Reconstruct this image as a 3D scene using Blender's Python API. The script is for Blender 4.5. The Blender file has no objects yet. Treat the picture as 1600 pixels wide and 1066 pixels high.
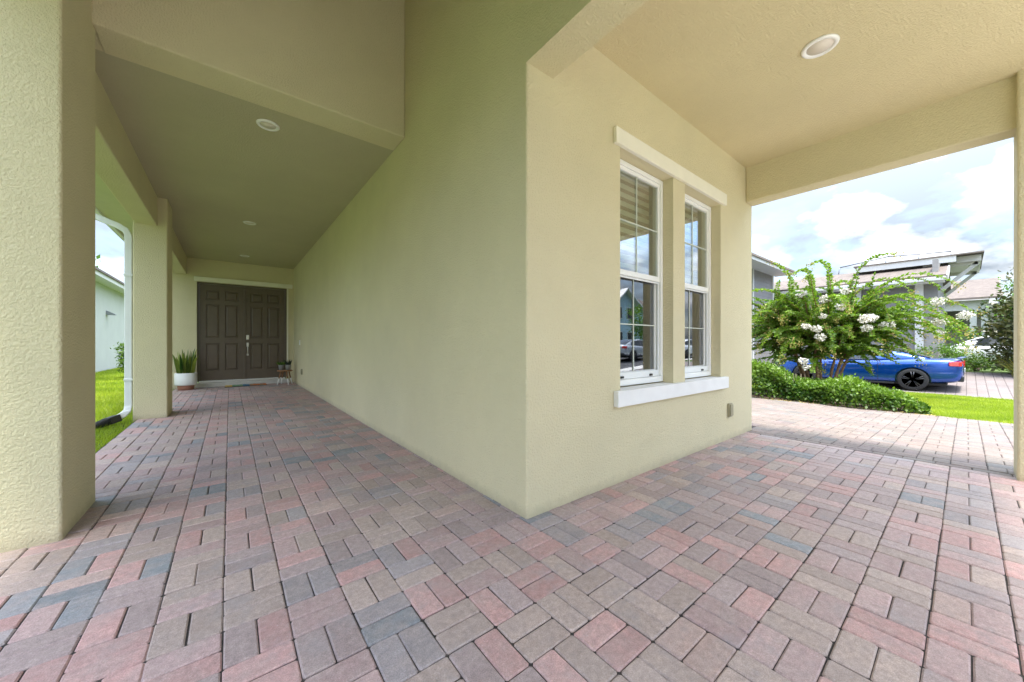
import bpy, bmesh, math, random
import numpy as np
from mathutils import Vector, Matrix, noise as mnoise

random.seed(7)
rng = np.random.default_rng(7)
SC = bpy.context.scene
COL = SC.collection
R = math.radians

# ------------------------------------------------------------------ camera, sky, sun, exposure
CAM_H = 1.05
VA = math.atan2(441, 559.6)                      # heading of the view, clockwise from +Y
cam = bpy.data.cameras.new('camera')
cam.sensor_width = 36.0
cam.lens = 36.0 * 559.6 / 1600.0
cam.shift_y = 5.5 / 1600.0
cam.clip_start = 0.02
cam.clip_end = 2000.0
camo = bpy.data.objects.new('camera', cam)
camo.location = (0, 0, CAM_H)
camo.rotation_euler = (R(90), 0, -VA)
COL.objects.link(camo)
SC.camera = camo

SUN = Vector((-0.05, -0.22, 0.97)).normalized()   # towards the sun
sun = bpy.data.lights.new('sun', 'SUN')
sun.energy = 1.3
sun.angle = R(10)
sun.color = (1.0, 0.96, 0.89)
suno = bpy.data.objects.new('sun', sun)
suno.rotation_euler = (-SUN).to_track_quat('-Z', 'Y').to_euler()
suno.location = (0, 0, 30)
COL.objects.link(suno)

W = bpy.data.worlds.new('World')
SC.world = W
W.use_nodes = True
nt = W.node_tree
for n in list(nt.nodes):
    nt.nodes.remove(n)
N = nt.nodes.new
L = nt.links.new
out = N('ShaderNodeOutputWorld')
bg = N('ShaderNodeBackground')
bg.inputs['Strength'].default_value = 0.15
sky = N('ShaderNodeTexSky')
sky.sky_type = 'NISHITA'
sky.sun_disc = False
sky.sun_elevation = math.asin(SUN.z)
sky.sun_rotation = math.atan2(SUN.x, SUN.y)
sky.air_density = 1.0
sky.dust_density = 1.5
sky.ozone_density = 1.0
tc = N('ShaderNodeTexCoord')
sep = N('ShaderNodeSeparateXYZ')
L(tc.outputs['Generated'], sep.inputs[0])
zz = N('ShaderNodeMath'); zz.operation = 'MAXIMUM'; zz.inputs[1].default_value = 0.0
L(sep.outputs['Z'], zz.inputs[0])
za = N('ShaderNodeMath'); za.operation = 'ADD'; za.inputs[1].default_value = 0.40
L(zz.outputs[0], za.inputs[0])
dv = N('ShaderNodeVectorMath'); dv.operation = 'DIVIDE'
cz = N('ShaderNodeCombineXYZ')
for i in range(3):
    L(za.outputs[0], cz.inputs[i])
L(tc.outputs['Generated'], dv.inputs[0]); L(cz.outputs[0], dv.inputs[1])
n1 = N('ShaderNodeTexNoise')
n1.inputs['Scale'].default_value = 2.1
n1.inputs['Detail'].default_value = 9.0
n1.inputs['Roughness'].default_value = 0.56
n1.inputs['Distortion'].default_value = 0.25
mp = N('ShaderNodeMapping'); mp.inputs['Location'].default_value = (6.6, 3.9, 7.7)
L(dv.outputs[0], mp.inputs[0]); L(mp.outputs[0], n1.inputs['Vector'])
cr = N('ShaderNodeValToRGB')
cr.color_ramp.elements[0].position = 0.38
cr.color_ramp.elements[1].position = 0.56
L(n1.outputs['Fac'], cr.inputs[0])
n2 = N('ShaderNodeTexNoise')
n2.inputs['Scale'].default_value = 4.2
n2.inputs['Detail'].default_value = 7.0
mp2 = N('ShaderNodeMapping'); mp2.inputs['Location'].default_value = (2.8, 11.9, 5.6)
L(dv.outputs[0], mp2.inputs[0]); L(mp2.outputs[0], n2.inputs['Vector'])
cc = N('ShaderNodeValToRGB')                      # cloud brightness, grey bellies to white tops
cc.color_ramp.elements[0].position = 0.44
cc.color_ramp.elements[0].color = (1.5, 1.75, 2.05, 1)
cc.color_ramp.elements[1].position = 0.84
cc.color_ramp.elements[1].color = (8.6, 8.7, 8.8, 1)
L(n2.outputs['Fac'], cc.inputs[0])
mx = N('ShaderNodeMix'); mx.data_type = 'RGBA'
L(cr.outputs['Color'], mx.inputs[0]); L(sky.outputs[0], mx.inputs[6]); L(cc.outputs[0], mx.inputs[7])
# an overcast sky is darker towards the horizon than overhead (CIE overcast distribution)
ce = N('ShaderNodeMath'); ce.operation = 'MULTIPLY_ADD'; ce.inputs[1].default_value = 1.6; ce.inputs[2].default_value = 0.15
L(zz.outputs[0], ce.inputs[0])
cs = N('ShaderNodeVectorMath'); cs.operation = 'SCALE'
L(mx.outputs[2], cs.inputs[0]); L(ce.outputs[0], cs.inputs['Scale'])
L(cs.outputs[0], bg.inputs['Color'])
L(bg.outputs[0], out.inputs[0])

SC.view_settings.view_transform = 'Standard'
SC.view_settings.look = 'None'
SC.view_settings.exposure = 2.64
SC.view_settings.gamma = 1.0
SC.view_settings.use_curve_mapping = False
SC.render.engine = 'CYCLES'
SC.cycles.max_bounces = 12
SC.cycles.diffuse_bounces = 8
SC.cycles.transparent_max_bounces = 16

# ------------------------------------------------------------------ materials
def new_mat(name):
    m = bpy.data.materials.new(name)
    m.use_nodes = True
    nt = m.node_tree
    p = nt.nodes['Principled BSDF']
    return m, nt, p

def simple(name, col, rough=0.6, metal=0.0, var=0.12, scale=6.0, bump=0.0, bscale=80.0, coat=0.0, spec=0.5):
    m, nt, p = new_mat(name)
    N, L = nt.nodes.new, nt.links.new
    p.inputs['Roughness'].default_value = rough
    p.inputs['Metallic'].default_value = metal
    p.inputs['Coat Weight'].default_value = coat
    p.inputs['Coat Roughness'].default_value = 0.04
    p.inputs['Specular IOR Level'].default_value = spec
    g = N('ShaderNodeNewGeometry')
    n = N('ShaderNodeTexNoise'); n.inputs['Scale'].default_value = scale; n.inputs['Detail'].default_value = 6
    L(g.outputs['Position'], n.inputs['Vector'])
    mr = N('ShaderNodeMapRange')
    mr.inputs[1].default_value = 0.3; mr.inputs[2].default_value = 0.7
    mr.inputs[3].default_value = 1 - var; mr.inputs[4].default_value = 1 + var
    L(n.outputs['Fac'], mr.inputs[0])
    mul = N('ShaderNodeVectorMath'); mul.operation = 'SCALE'
    mul.inputs[0].default_value = col[:3]
    L(mr.outputs[0], mul.inputs['Scale'])
    L(mul.outputs[0], p.inputs['Base Color'])
    if bump > 0:
        n2 = N('ShaderNodeTexNoise'); n2.inputs['Scale'].default_value = bscale; n2.inputs['Detail'].default_value = 4
        L(g.outputs['Position'], n2.inputs['Vector'])
        b = N('ShaderNodeBump'); b.inputs['Strength'].default_value = 1.0; b.inputs['Distance'].default_value = bump
        L(n2.outputs['Fac'], b.inputs['Height']); L(b.outputs[0], p.inputs['Normal'])
    return m

def stucco(name, col, amp=0.0043, coarse=85.0):
    m, nt, p = new_mat(name)
    N, L = nt.nodes.new, nt.links.new
    p.inputs['Roughness'].default_value = 0.82
    p.inputs['Specular IOR Level'].default_value = 0.25
    g = N('ShaderNodeNewGeometry')
    a = N('ShaderNodeTexNoise'); a.inputs['Scale'].default_value = coarse; a.inputs['Detail'].default_value = 3.0; a.inputs['Roughness'].default_value = 0.6
    a.inputs['Distortion'].default_value = 0.15
    L(g.outputs['Position'], a.inputs['Vector'])
    r = N('ShaderNodeMapRange'); r.interpolation_type = 'SMOOTHSTEP'
    r.inputs[1].default_value = 0.28; r.inputs[2].default_value = 0.74
    L(a.outputs['Fac'], r.inputs[0])
    b = N('ShaderNodeTexNoise'); b.inputs['Scale'].default_value = 140.0; b.inputs['Detail'].default_value = 3.0
    L(g.outputs['Position'], b.inputs['Vector'])
    ad = N('ShaderNodeMath'); ad.operation = 'MULTIPLY_ADD'; ad.inputs[1].default_value = 0.45
    L(b.outputs['Fac'], ad.inputs[0]); L(r.outputs[0], ad.inputs[2])
    bp = N('ShaderNodeBump'); bp.inputs['Strength'].default_value = 0.85; bp.inputs['Distance'].default_value = amp
    L(ad.outputs[0], bp.inputs['Height']); L(bp.outputs[0], p.inputs['Normal'])
    c = N('ShaderNodeTexNoise'); c.inputs['Scale'].default_value = 1.3; c.inputs['Detail'].default_value = 8.0; c.inputs['Roughness'].default_value = 0.65
    L(g.outputs['Position'], c.inputs['Vector'])
    mr = N('ShaderNodeMapRange'); mr.inputs[1].default_value = 0.3; mr.inputs[2].default_value = 0.7
    mr.inputs[3].default_value = 0.95; mr.inputs[4].default_value = 1.04
    L(c.outputs['Fac'], mr.inputs[0])
    # splash dirt just above the paving
    sp = N('ShaderNodeSeparateXYZ'); L(g.outputs['Position'], sp.inputs[0])
    nz = N('ShaderNodeTexNoise'); nz.inputs['Scale'].default_value = 14.0; nz.inputs['Detail'].default_value = 5.0
    L(g.outputs['Position'], nz.inputs['Vector'])
    hz = N('ShaderNodeMath'); hz.operation = 'MULTIPLY_ADD'; hz.inputs[1].default_value = -0.09
    L(nz.outputs['Fac'], hz.inputs[0]); L(sp.outputs['Z'], hz.inputs[2])
    dr = N('ShaderNodeMapRange'); dr.inputs[1].default_value = -0.04; dr.inputs[2].default_value = 0.03
    dr.inputs[3].default_value = 0.80; dr.inputs[4].default_value = 1.0
    L(hz.outputs[0], dr.inputs[0])
    mm = N('ShaderNodeMath'); mm.operation = 'MULTIPLY'
    L(mr.outputs[0], mm.inputs[0]); L(dr.outputs[0], mm.inputs[1])
    s = N('ShaderNodeVectorMath'); s.operation = 'SCALE'; s.inputs[0].default_value = col
    L(mm.outputs[0], s.inputs['Scale']); L(s.outputs[0], p.inputs['Base Color'])
    return m

def brick_mat(name, gain=(1, 1, 1)):
    m, nt, p = new_mat(name)
    N, L = nt.nodes.new, nt.links.new
    p.inputs['Roughness'].default_value = 0.62
    p.inputs['Specular IOR Level'].default_value = 0.45
    at = N('ShaderNodeAttribute'); at.attribute_name = 'tint'
    g = N('ShaderNodeNewGeometry')
    a = N('ShaderNodeTexNoise'); a.inputs['Scale'].default_value = 11.0; a.inputs['Detail'].default_value = 5.0; a.inputs['Roughness'].default_value = 0.6
    L(g.outputs['Position'], a.inputs['Vector'])
    ra = N('ShaderNodeMapRange'); ra.inputs[1].default_value = 0.38; ra.inputs[2].default_value = 0.68; ra.inputs[3].default_value = 0.0; ra.inputs[4].default_value = 0.55
    L(a.outputs['Fac'], ra.inputs[0])
    mixc = N('ShaderNodeMix'); mixc.data_type = 'RGBA'
    mixc.inputs[7].default_value = (0.38, 0.305, 0.275, 1)
    L(ra.outputs[0], mixc.inputs[0]); L(at.outputs['Color'], mixc.inputs[6])
    f = N('ShaderNodeTexNoise'); f.inputs['Scale'].default_value = 260.0; f.inputs['Detail'].default_value = 2.0
    L(g.outputs['Position'], f.inputs['Vector'])
    rf = N('ShaderNodeMapRange'); rf.inputs[1].default_value = 0.3; rf.inputs[2].default_value = 0.7; rf.inputs[3].default_value = 0.78; rf.inputs[4].default_value = 1.2
    L(f.outputs['Fac'], rf.inputs[0])
    k = N('ShaderNodeTexNoise'); k.inputs['Scale'].default_value = 42.0; k.inputs['Detail'].default_value = 6.0; k.inputs['Roughness'].default_value = 0.7
    L(g.outputs['Position'], k.inputs['Vector'])
    rk = N('ShaderNodeMapRange'); rk.inputs[1].default_value = 0.3; rk.inputs[2].default_value = 0.7; rk.inputs[3].default_value = 0.76; rk.inputs[4].default_value = 1.2
    L(k.outputs['Fac'], rk.inputs[0])
    mu = N('ShaderNodeMath'); mu.operation = 'MULTIPLY'; L(rf.outputs[0], mu.inputs[0]); L(rk.outputs[0], mu.inputs[1])
    s = N('ShaderNodeVectorMath'); s.operation = 'SCALE'; L(mixc.outputs[2], s.inputs[0]); L(mu.outputs[0], s.inputs['Scale'])
    # charcoal blushes left by the blended pigment
    cg = N('ShaderNodeTexNoise'); cg.inputs['Scale'].default_value = 5.5; cg.inputs['Detail'].default_value = 7.0; cg.inputs['Roughness'].default_value = 0.68
    mpg = N('ShaderNodeMapping'); mpg.inputs['Location'].default_value = (4.2, 9.3, 1.0)
    L(g.outputs['Position'], mpg.inputs[0]); L(mpg.outputs[0], cg.inputs['Vector'])
    rg_ = N('ShaderNodeMapRange'); rg_.inputs[1].default_value = 0.54; rg_.inputs[2].default_value = 0.72; rg_.inputs[4].default_value = 0.6
    L(cg.outputs['Fac'], rg_.inputs[0])
    mg = N('ShaderNodeMix'); mg.data_type = 'RGBA'; mg.inputs[7].default_value = (0.30, 0.275, 0.275, 1)
    L(rg_.outputs[0], mg.inputs[0]); L(s.outputs[0], mg.inputs[6])
    gm = N('ShaderNodeVectorMath'); gm.operation = 'MULTIPLY'; gm.inputs[1].default_value = gain; L(mg.outputs[2], gm.inputs[0])
    # pale mineral flecks and dusty wear
    v = N('ShaderNodeTexNoise'); v.inputs['Scale'].default_value = 95.0; v.inputs['Detail'].default_value = 1.0
    L(g.outputs['Position'], v.inputs['Vector'])
    rv = N('ShaderNodeMapRange'); rv.inputs[1].default_value = 0.71; rv.inputs[2].default_value = 0.76; rv.inputs[4].default_value = 0.45
    L(v.outputs['Fac'], rv.inputs[0])
    d = N('ShaderNodeTexNoise'); d.inputs['Scale'].default_value = 2.2; d.inputs['Detail'].default_value = 8.0
    L(g.outputs['Position'], d.inputs['Vector'])
    rd = N('ShaderNodeMapRange'); rd.inputs[1].default_value = 0.5; rd.inputs[2].default_value = 0.75; rd.inputs[4].default_value = 0.16
    L(d.outputs['Fac'], rd.inputs[0])
    ms = N('ShaderNodeMath'); ms.operation = 'MAXIMUM'; L(rv.outputs[0], ms.inputs[0]); L(rd.outputs[0], ms.inputs[1])
    mf = N('ShaderNodeMix'); mf.data_type = 'RGBA'; mf.inputs[7].default_value = (0.50, 0.45, 0.42, 1)
    L(ms.outputs[0], mf.inputs[0]); L(gm.outputs[0], mf.inputs[6])
    L(mf.outputs[2], p.inputs['Base Color'])
    ba = N('ShaderNodeMath'); ba.operation = 'MULTIPLY_ADD'; ba.inputs[1].default_value = 0.5
    L(f.outputs['Fac'], ba.inputs[0]); L(k.outputs['Fac'], ba.inputs[2])
    bp = N('ShaderNodeBump'); bp.inputs['Strength'].default_value = 0.7; bp.inputs['Distance'].default_value = 0.003
    L(ba.outputs[0], bp.inputs['Height']); L(bp.outputs[0], p.inputs['Normal'])
    return m

def leaf_mat(name, c0, c1, trans=0.25, rough=0.45):
    m, nt, p = new_mat(name)
    N, L = nt.nodes.new, nt.links.new
    at = N('ShaderNodeAttribute'); at.attribute_name = 'tint'
    mix = N('ShaderNodeMix'); mix.data_type = 'RGBA'
    mix.inputs[6].default_value = (*c0, 1); mix.inputs[7].default_value = (*c1, 1)
    L(at.outputs['Fac'], mix.inputs[0])
    L(mix.outputs[2], p.inputs['Base Color'])
    p.inputs['Roughness'].default_value = rough
    p.inputs['Specular IOR Level'].default_value = 0.35
    tr = N('ShaderNodeBsdfTranslucent')
    sc = N('ShaderNodeVectorMath'); sc.operation = 'MULTIPLY'; sc.inputs[1].default_value = (1.3, 1.5, 0.6)
    L(mix.outputs[2], sc.inputs[0]); L(sc.outputs[0], tr.inputs['Color'])
    ms = N('ShaderNodeMixShader'); ms.inputs[0].default_value = trans
    L(p.outputs[0], ms.inputs[1]); L(tr.outputs[0], ms.inputs[2])
    L(ms.outputs[0], nt.nodes['Material Output'].inputs[0])
    return m

def glass_mat(name, tint=(0.9, 0.95, 0.92), refl=0.22):
    m = bpy.data.materials.new(name); m.use_nodes = True
    nt = m.node_tree; N, L = nt.nodes.new, nt.links.new
    nt.nodes.remove(nt.nodes['Principled BSDF'])
    t = N('ShaderNodeBsdfTransparent'); t.inputs[0].default_value = (*tint, 1)
    gl = N('ShaderNodeBsdfGlossy'); gl.inputs['Roughness'].default_value = 0.005
    gl.inputs['Color'].default_value = (0.95, 0.96, 1.0, 1)
    fr = N('ShaderNodeFresnel'); fr.inputs['IOR'].default_value = 1.5
    gb = N('ShaderNodeNewGeometry'); io = N('ShaderNodeMapRange'); io.inputs[3].default_value = 1.5; io.inputs[4].default_value = 0.6667
    L(gb.outputs['Backfacing'], io.inputs[0]); L(io.outputs[0], fr.inputs['IOR'])
    ad = N('ShaderNodeMath'); ad.operation = 'ADD'; ad.inputs[1].default_value = refl; ad.use_clamp = True
    L(fr.outputs[0], ad.inputs[0])
    g = N('ShaderNodeNewGeometry')
    n = N('ShaderNodeTexNoise'); n.inputs['Scale'].default_value = 2.5; n.inputs['Detail'].default_value = 1.0
    L(g.outputs['Position'], n.inputs['Vector'])
    b = N('ShaderNodeBump'); b.inputs['Distance'].default_value = 0.0015; b.inputs['Strength'].default_value = 0.6
    L(n.outputs['Fac'], b.inputs['Height']); L(b.outputs[0], gl.inputs['Normal'])
    ms = N('ShaderNodeMixShader'); L(ad.outputs[0], ms.inputs[0]); L(t.outputs[0], ms.inputs[1]); L(gl.outputs[0], ms.inputs[2])
    L(ms.outputs[0], nt.nodes['Material Output'].inputs[0])
    return m

def siding_mat(name, col, pitch=0.16):
    m = simple(name, col, 0.6, var=0.06)
    nt = m.node_tree; N, L = nt.nodes.new, nt.links.new
    p = nt.nodes['Principled BSDF']
    g = N('ShaderNodeNewGeometry'); s = N('ShaderNodeSeparateXYZ'); L(g.outputs['Position'], s.inputs[0])
    d = N('ShaderNodeMath'); d.operation = 'DIVIDE'; d.inputs[1].default_value = pitch; L(s.outputs['Z'], d.inputs[0])
    f = N('ShaderNodeMath'); f.operation = 'FRACT'; L(d.outputs[0], f.inputs[0])
    b = N('ShaderNodeBump'); b.inputs['Distance'].default_value = 0.03; b.invert = True
    L(f.outputs[0], b.inputs['Height']); L(b.outputs[0], p.inputs['Normal'])
    return m

def shingle_mat(name, c0, c1):
    m, nt, p = new_mat(name)
    N, L = nt.nodes.new, nt.links.new
    p.inputs['Roughness'].default_value = 0.9
    g = N('ShaderNodeNewGeometry')
    n = N('ShaderNodeTexNoise'); n.inputs['Scale'].default_value = 3.0; n.inputs['Detail'].default_value = 8; n.inputs['Roughness'].default_value = 0.75
    mp = N('ShaderNodeMapping'); mp.inputs['Scale'].default_value = (1.2, 1.2, 6.0)
    L(g.outputs['Position'], mp.inputs[0]); L(mp.outputs[0], n.inputs['Vector'])
    r = N('ShaderNodeValToRGB'); r.color_ramp.elements[0].position = 0.35; r.color_ramp.elements[1].position = 0.65
    r.color_ramp.elements[0].color = (*c0, 1); r.color_ramp.elements[1].color = (*c1, 1)
    L(n.outputs['Fac'], r.inputs[0]); L(r.outputs[0], p.inputs['Base Color'])
    s = N('ShaderNodeSeparateXYZ'); L(g.outputs['Position'], s.inputs[0])
    d = N('ShaderNodeMath'); d.operation = 'DIVIDE'; d.inputs[1].default_value = 0.05; L(s.outputs['Z'], d.inputs[0])
    f = N('ShaderNodeMath'); f.operation = 'FRACT'; L(d.outputs[0], f.inputs[0])
    b = N('ShaderNodeBump'); b.inputs['Distance'].default_value = 0.02; b.invert = True
    L(f.outputs[0], b.inputs['Height']); L(b.outputs[0], p.inputs['Normal'])
    return m

def far_paver_mat(name):
    m, nt, p = new_mat(name)
    N, L = nt.nodes.new, nt.links.new
    p.inputs['Roughness'].default_value = 0.9
    g = N('ShaderNodeNewGeometry')
    b = N('ShaderNodeTexBrick')
    b.inputs['Color1'].default_value = (0.21, 0.175, 0.165, 1); b.inputs['Color2'].default_value = (0.18, 0.152, 0.144, 1)
    b.inputs['Mortar'].default_value = (0.125, 0.105, 0.095, 1)
    b.inputs['Scale'].default_value = 1.0
    b.inputs['Brick Width'].default_value = 0.4; b.inputs['Row Height'].default_value = 0.2
    b.inputs['Mortar Size'].default_value = 0.008
    L(g.outputs['Position'], b.inputs['Vector'])
    n = N('ShaderNodeTexNoise'); n.inputs['Scale'].default_value = 1.2; n.inputs['Detail'].default_value = 8
    L(g.outputs['Position'], n.inputs['Vector'])
    mr = N('ShaderNodeMapRange'); mr.inputs[1].default_value = .3; mr.inputs[2].default_value = .7; mr.inputs[3].default_value = .85; mr.inputs[4].default_value = 1.12
    L(n.outputs['Fac'], mr.inputs[0])
    s = N('ShaderNodeVectorMath'); s.operation = 'SCALE'; L(b.outputs['Color'], s.inputs[0]); L(mr.outputs[0], s.inputs['Scale'])
    L(s.outputs[0], p.inputs['Base Color'])
    bp = N('ShaderNodeBump'); bp.inputs['Distance'].default_value = 0.01; bp.invert = True
    L(b.outputs['Fac'], bp.inputs['Height']); L(bp.outputs[0], p.inputs['Normal'])
    return m

PAINT = (0.68, 0.612, 0.40)
M = {}
M['stucco'] = stucco('cream_stucco', PAINT)
M['stucco_ceiling'] = stucco('ceiling_stucco', (0.66, 0.58, 0.355), 0.004, 70.0)
M['stucco_corridor_shade'] = stucco('corridor_ceiling_shade_stucco', (0.49, 0.448, 0.30), 0.003, 80.0)  # ceiling stucco with the corridor's shade put into its darker colour
M['smooth'] = simple('soffit_paint', (0.62, 0.60, 0.42), 0.7, var=0.03)
M['trim'] = simple('cream_trim', (0.82, 0.79, 0.66), 0.55, var=0.03, bump=0.0006, bscale=60)
M['sill'] = simple('white_sill', (0.80, 0.80, 0.77), 0.6, var=0.04, bump=0.0008, bscale=90)
M['vinyl'] = simple('white_vinyl', (0.85, 0.85, 0.82), 0.35, var=0.02)
M['metalwhite'] = simple('white_painted_metal', (0.78, 0.80, 0.79), 0.4, var=0.03)
M['brick'] = brick_mat('porch_paver')
M['brick_drive'] = brick_mat('driveway_paver', (0.46, 0.47, 0.45))
M['sand'] = simple('joint_sand', (0.045, 0.038, 0.033), 0.95, var=0.5, scale=30, bump=0.002, bscale=200)
M['farpaver'] = far_paver_mat('far_paving')
M['soil'] = simple('mulch_soil', (0.09, 0.06, 0.04), 0.95, var=0.4, scale=12, bump=0.02, bscale=40)
M['ground'] = simple('lawn_ground', (0.07, 0.115, 0.018), 0.95, var=0.35, scale=5, bump=0.02, bscale=60)
M['asphalt'] = simple('asphalt', (0.06, 0.06, 0.062), 0.9, var=0.2, scale=3, bump=0.004, bscale=150)
M['concrete'] = simple('concrete', (0.55, 0.53, 0.48), 0.85, var=0.1, bump=0.002, bscale=120)
M['door'] = simple('brown_door_paint', (0.118, 0.088, 0.062), 0.38, var=0.06, scale=9)
M['steel'] = simple('satin_nickel', (0.62, 0.60, 0.57), 0.28, metal=1.0, var=0.05)
M['black'] = simple('black_plastic', (0.02, 0.022, 0.022), 0.5, var=0.1)
M['muntin'] = simple('grille_bar', (0.60, 0.64, 0.55), 0.4, var=0.02)
M['darkgap'] = simple('dark_rubber', (0.012, 0.012, 0.012), 0.7, var=0.1)
M['glass'] = glass_mat('window_glass')
M['glass_screen'] = glass_mat('screened_window_glass', (0.5, 0.52, 0.52), 0.17)
M['carglass'] = glass_mat('car_glass', (0.12, 0.14, 0.14), 0.10)
M['room'] = simple('room_paint', (0.22, 0.22, 0.20), 0.8, var=0.05)
M['blind_light'] = simple('blind_cloth', (0.46, 0.50, 0.40), 0.8, var=0.05)
M['blind_dark'] = simple('blind_sheer', (0.025, 0.026, 0.025), 0.8, var=0.05)
M['lens'] = simple('lamp_lens', (0.72, 0.66, 0.56), 0.5, var=0.02)
M['carblue'] = simple('blue_car_paint', (0.0012, 0.058, 0.31), 0.18, metal=0.55, var=0.03, coat=1.0)
M['carwhite'] = simple('white_car_paint', (0.78, 0.79, 0.80), 0.3, var=0.02, coat=0.9)
M['cargrey'] = simple('silver_car_paint', (0.42, 0.45, 0.48), 0.3, metal=0.4, var=0.02, coat=0.9)
M['tyre'] = simple('tyre_rubber', (0.022, 0.022, 0.023), 0.8, var=0.15, scale=20)
M['rimblack'] = simple('black_alloy', (0.10, 0.10, 0.105), 0.3, metal=0.6, var=0.05)
M['rimsilver'] = simple('silver_alloy', (0.5, 0.5, 0.52), 0.3, metal=0.9, var=0.05)
M['redlens'] = simple('red_lamp_lens', (0.62, 0.012, 0.018), 0.15, var=0.05, coat=1.0)
M['clearlens'] = simple('clear_lamp_lens', (0.7, 0.72, 0.75), 0.1, var=0.02, coat=1.0)
M['bark'] = simple('smooth_brown_bark', (0.23, 0.125, 0.068), 0.8, var=0.3, scale=14, bump=0.004, bscale=40)
M['bark_dark'] = simple('dark_bark', (0.11, 0.085, 0.06), 0.9, var=0.3, scale=14, bump=0.006, bscale=30)
M['myrtle'] = leaf_mat('myrtle_leaf', (0.036, 0.105, 0.016), (0.24, 0.34, 0.04), 0.38)
M['hedgeleaf'] = leaf_mat('hedge_leaf', (0.02, 0.07, 0.01), (0.17, 0.27, 0.026), 0.28, 0.4)
M['magnolia'] = leaf_mat('magnolia_leaf', (0.018, 0.055, 0.014), (0.11, 0.10, 0.03), 0.18, 0.35)
M['brightleaf'] = leaf_mat('bright_leaf', (0.045, 0.12, 0.02), (0.16, 0.27, 0.04), 0.3)
M['grass'] = leaf_mat('grass_blade', (0.19, 0.27, 0.018), (0.42, 0.47, 0.055), 0.46, 0.5)
M['yellowgrass'] = leaf_mat('yellow_grass_blade', (0.14, 0.17, 0.03), (0.36, 0.32, 0.07), 0.3, 0.5)
M['snake'] = leaf_mat('snake_plant_leaf', (0.03, 0.09, 0.022), (0.30, 0.36, 0.06), 0.12, 0.4)
M['succulent'] = leaf_mat('succulent_leaf', (0.02, 0.04, 0.022), (0.05, 0.07, 0.045), 0.1, 0.4)
M['petal'] = leaf_mat('white_petal', (0.58, 0.545, 0.46), (0.74, 0.71, 0.64), 0.0, 0.8)
M['bud'] = leaf_mat('seed_bud', (0.22, 0.22, 0.05), (0.42, 0.30, 0.10), 0.15, 0.7)
M['potwhite'] = simple('white_glazed_pot', (0.78, 0.78, 0.76), 0.35, var=0.03)
M['terracotta'] = simple('terracotta', (0.40, 0.19, 0.12), 0.85, var=0.1)
M['potgrey'] = simple('grey_pot', (0.30, 0.31, 0.31), 0.6, var=0.05)
M['wood'] = simple('stool_wood', (0.30, 0.15, 0.07), 0.55, var=0.2, scale=18)
M['whitepaint'] = simple('white_paint', (0.78, 0.77, 0.74), 0.5, var=0.04)
for k, c in dict(mat_yellow=(0.52, 0.36, 0.10), mat_green=(0.14, 0.26, 0.14), mat_blue=(0.05, 0.15, 0.24), mat_orange=(0.46, 0.16, 0.055), mat_tan=(0.36, 0.20, 0.10)).items():
    M[k] = simple(k, c, 0.9, var=0.2, scale=60)
M['nb_wall'] = stucco('pale_neighbour_stucco', (0.50, 0.51, 0.475), 0.003, 30.0)
M['siding'] = siding_mat('grey_siding', (0.22, 0.21, 0.20))
M['siding_blue'] = siding_mat('pale_blue_siding', (0.33, 0.47, 0.52))
M['shingle'] = shingle_mat('brown_shingle', (0.085, 0.068, 0.057), (0.18, 0.145, 0.12))
M['fascia'] = simple('white_fascia', (0.64, 0.63, 0.60), 0.5, var=0.03)
M['darkwin'] = simple('dark_window', (0.03, 0.035, 0.04), 0.08, var=0.05)
M['galv'] = simple('galvanised_metal', (0.30, 0.31, 0.33), 0.45, metal=0.7, var=0.1)

# ------------------------------------------------------------------ helpers
def tag(o, label=None, cat=None, group=None, kind=None):
    if label: o['label'] = label
    if cat: o['category'] = cat
    if group: o['group'] = group
    if kind: o['kind'] = kind
    return o

def empty(name, loc=(0, 0, 0), rz=0.0, label=None, cat=None, group=None):
    o = bpy.data.objects.new(name, None)
    o.empty_display_size = 0.2
    o.location = loc
    o.rotation_euler = (0, 0, rz)
    COL.objects.link(o)
    return tag(o, label, cat, group)

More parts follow.
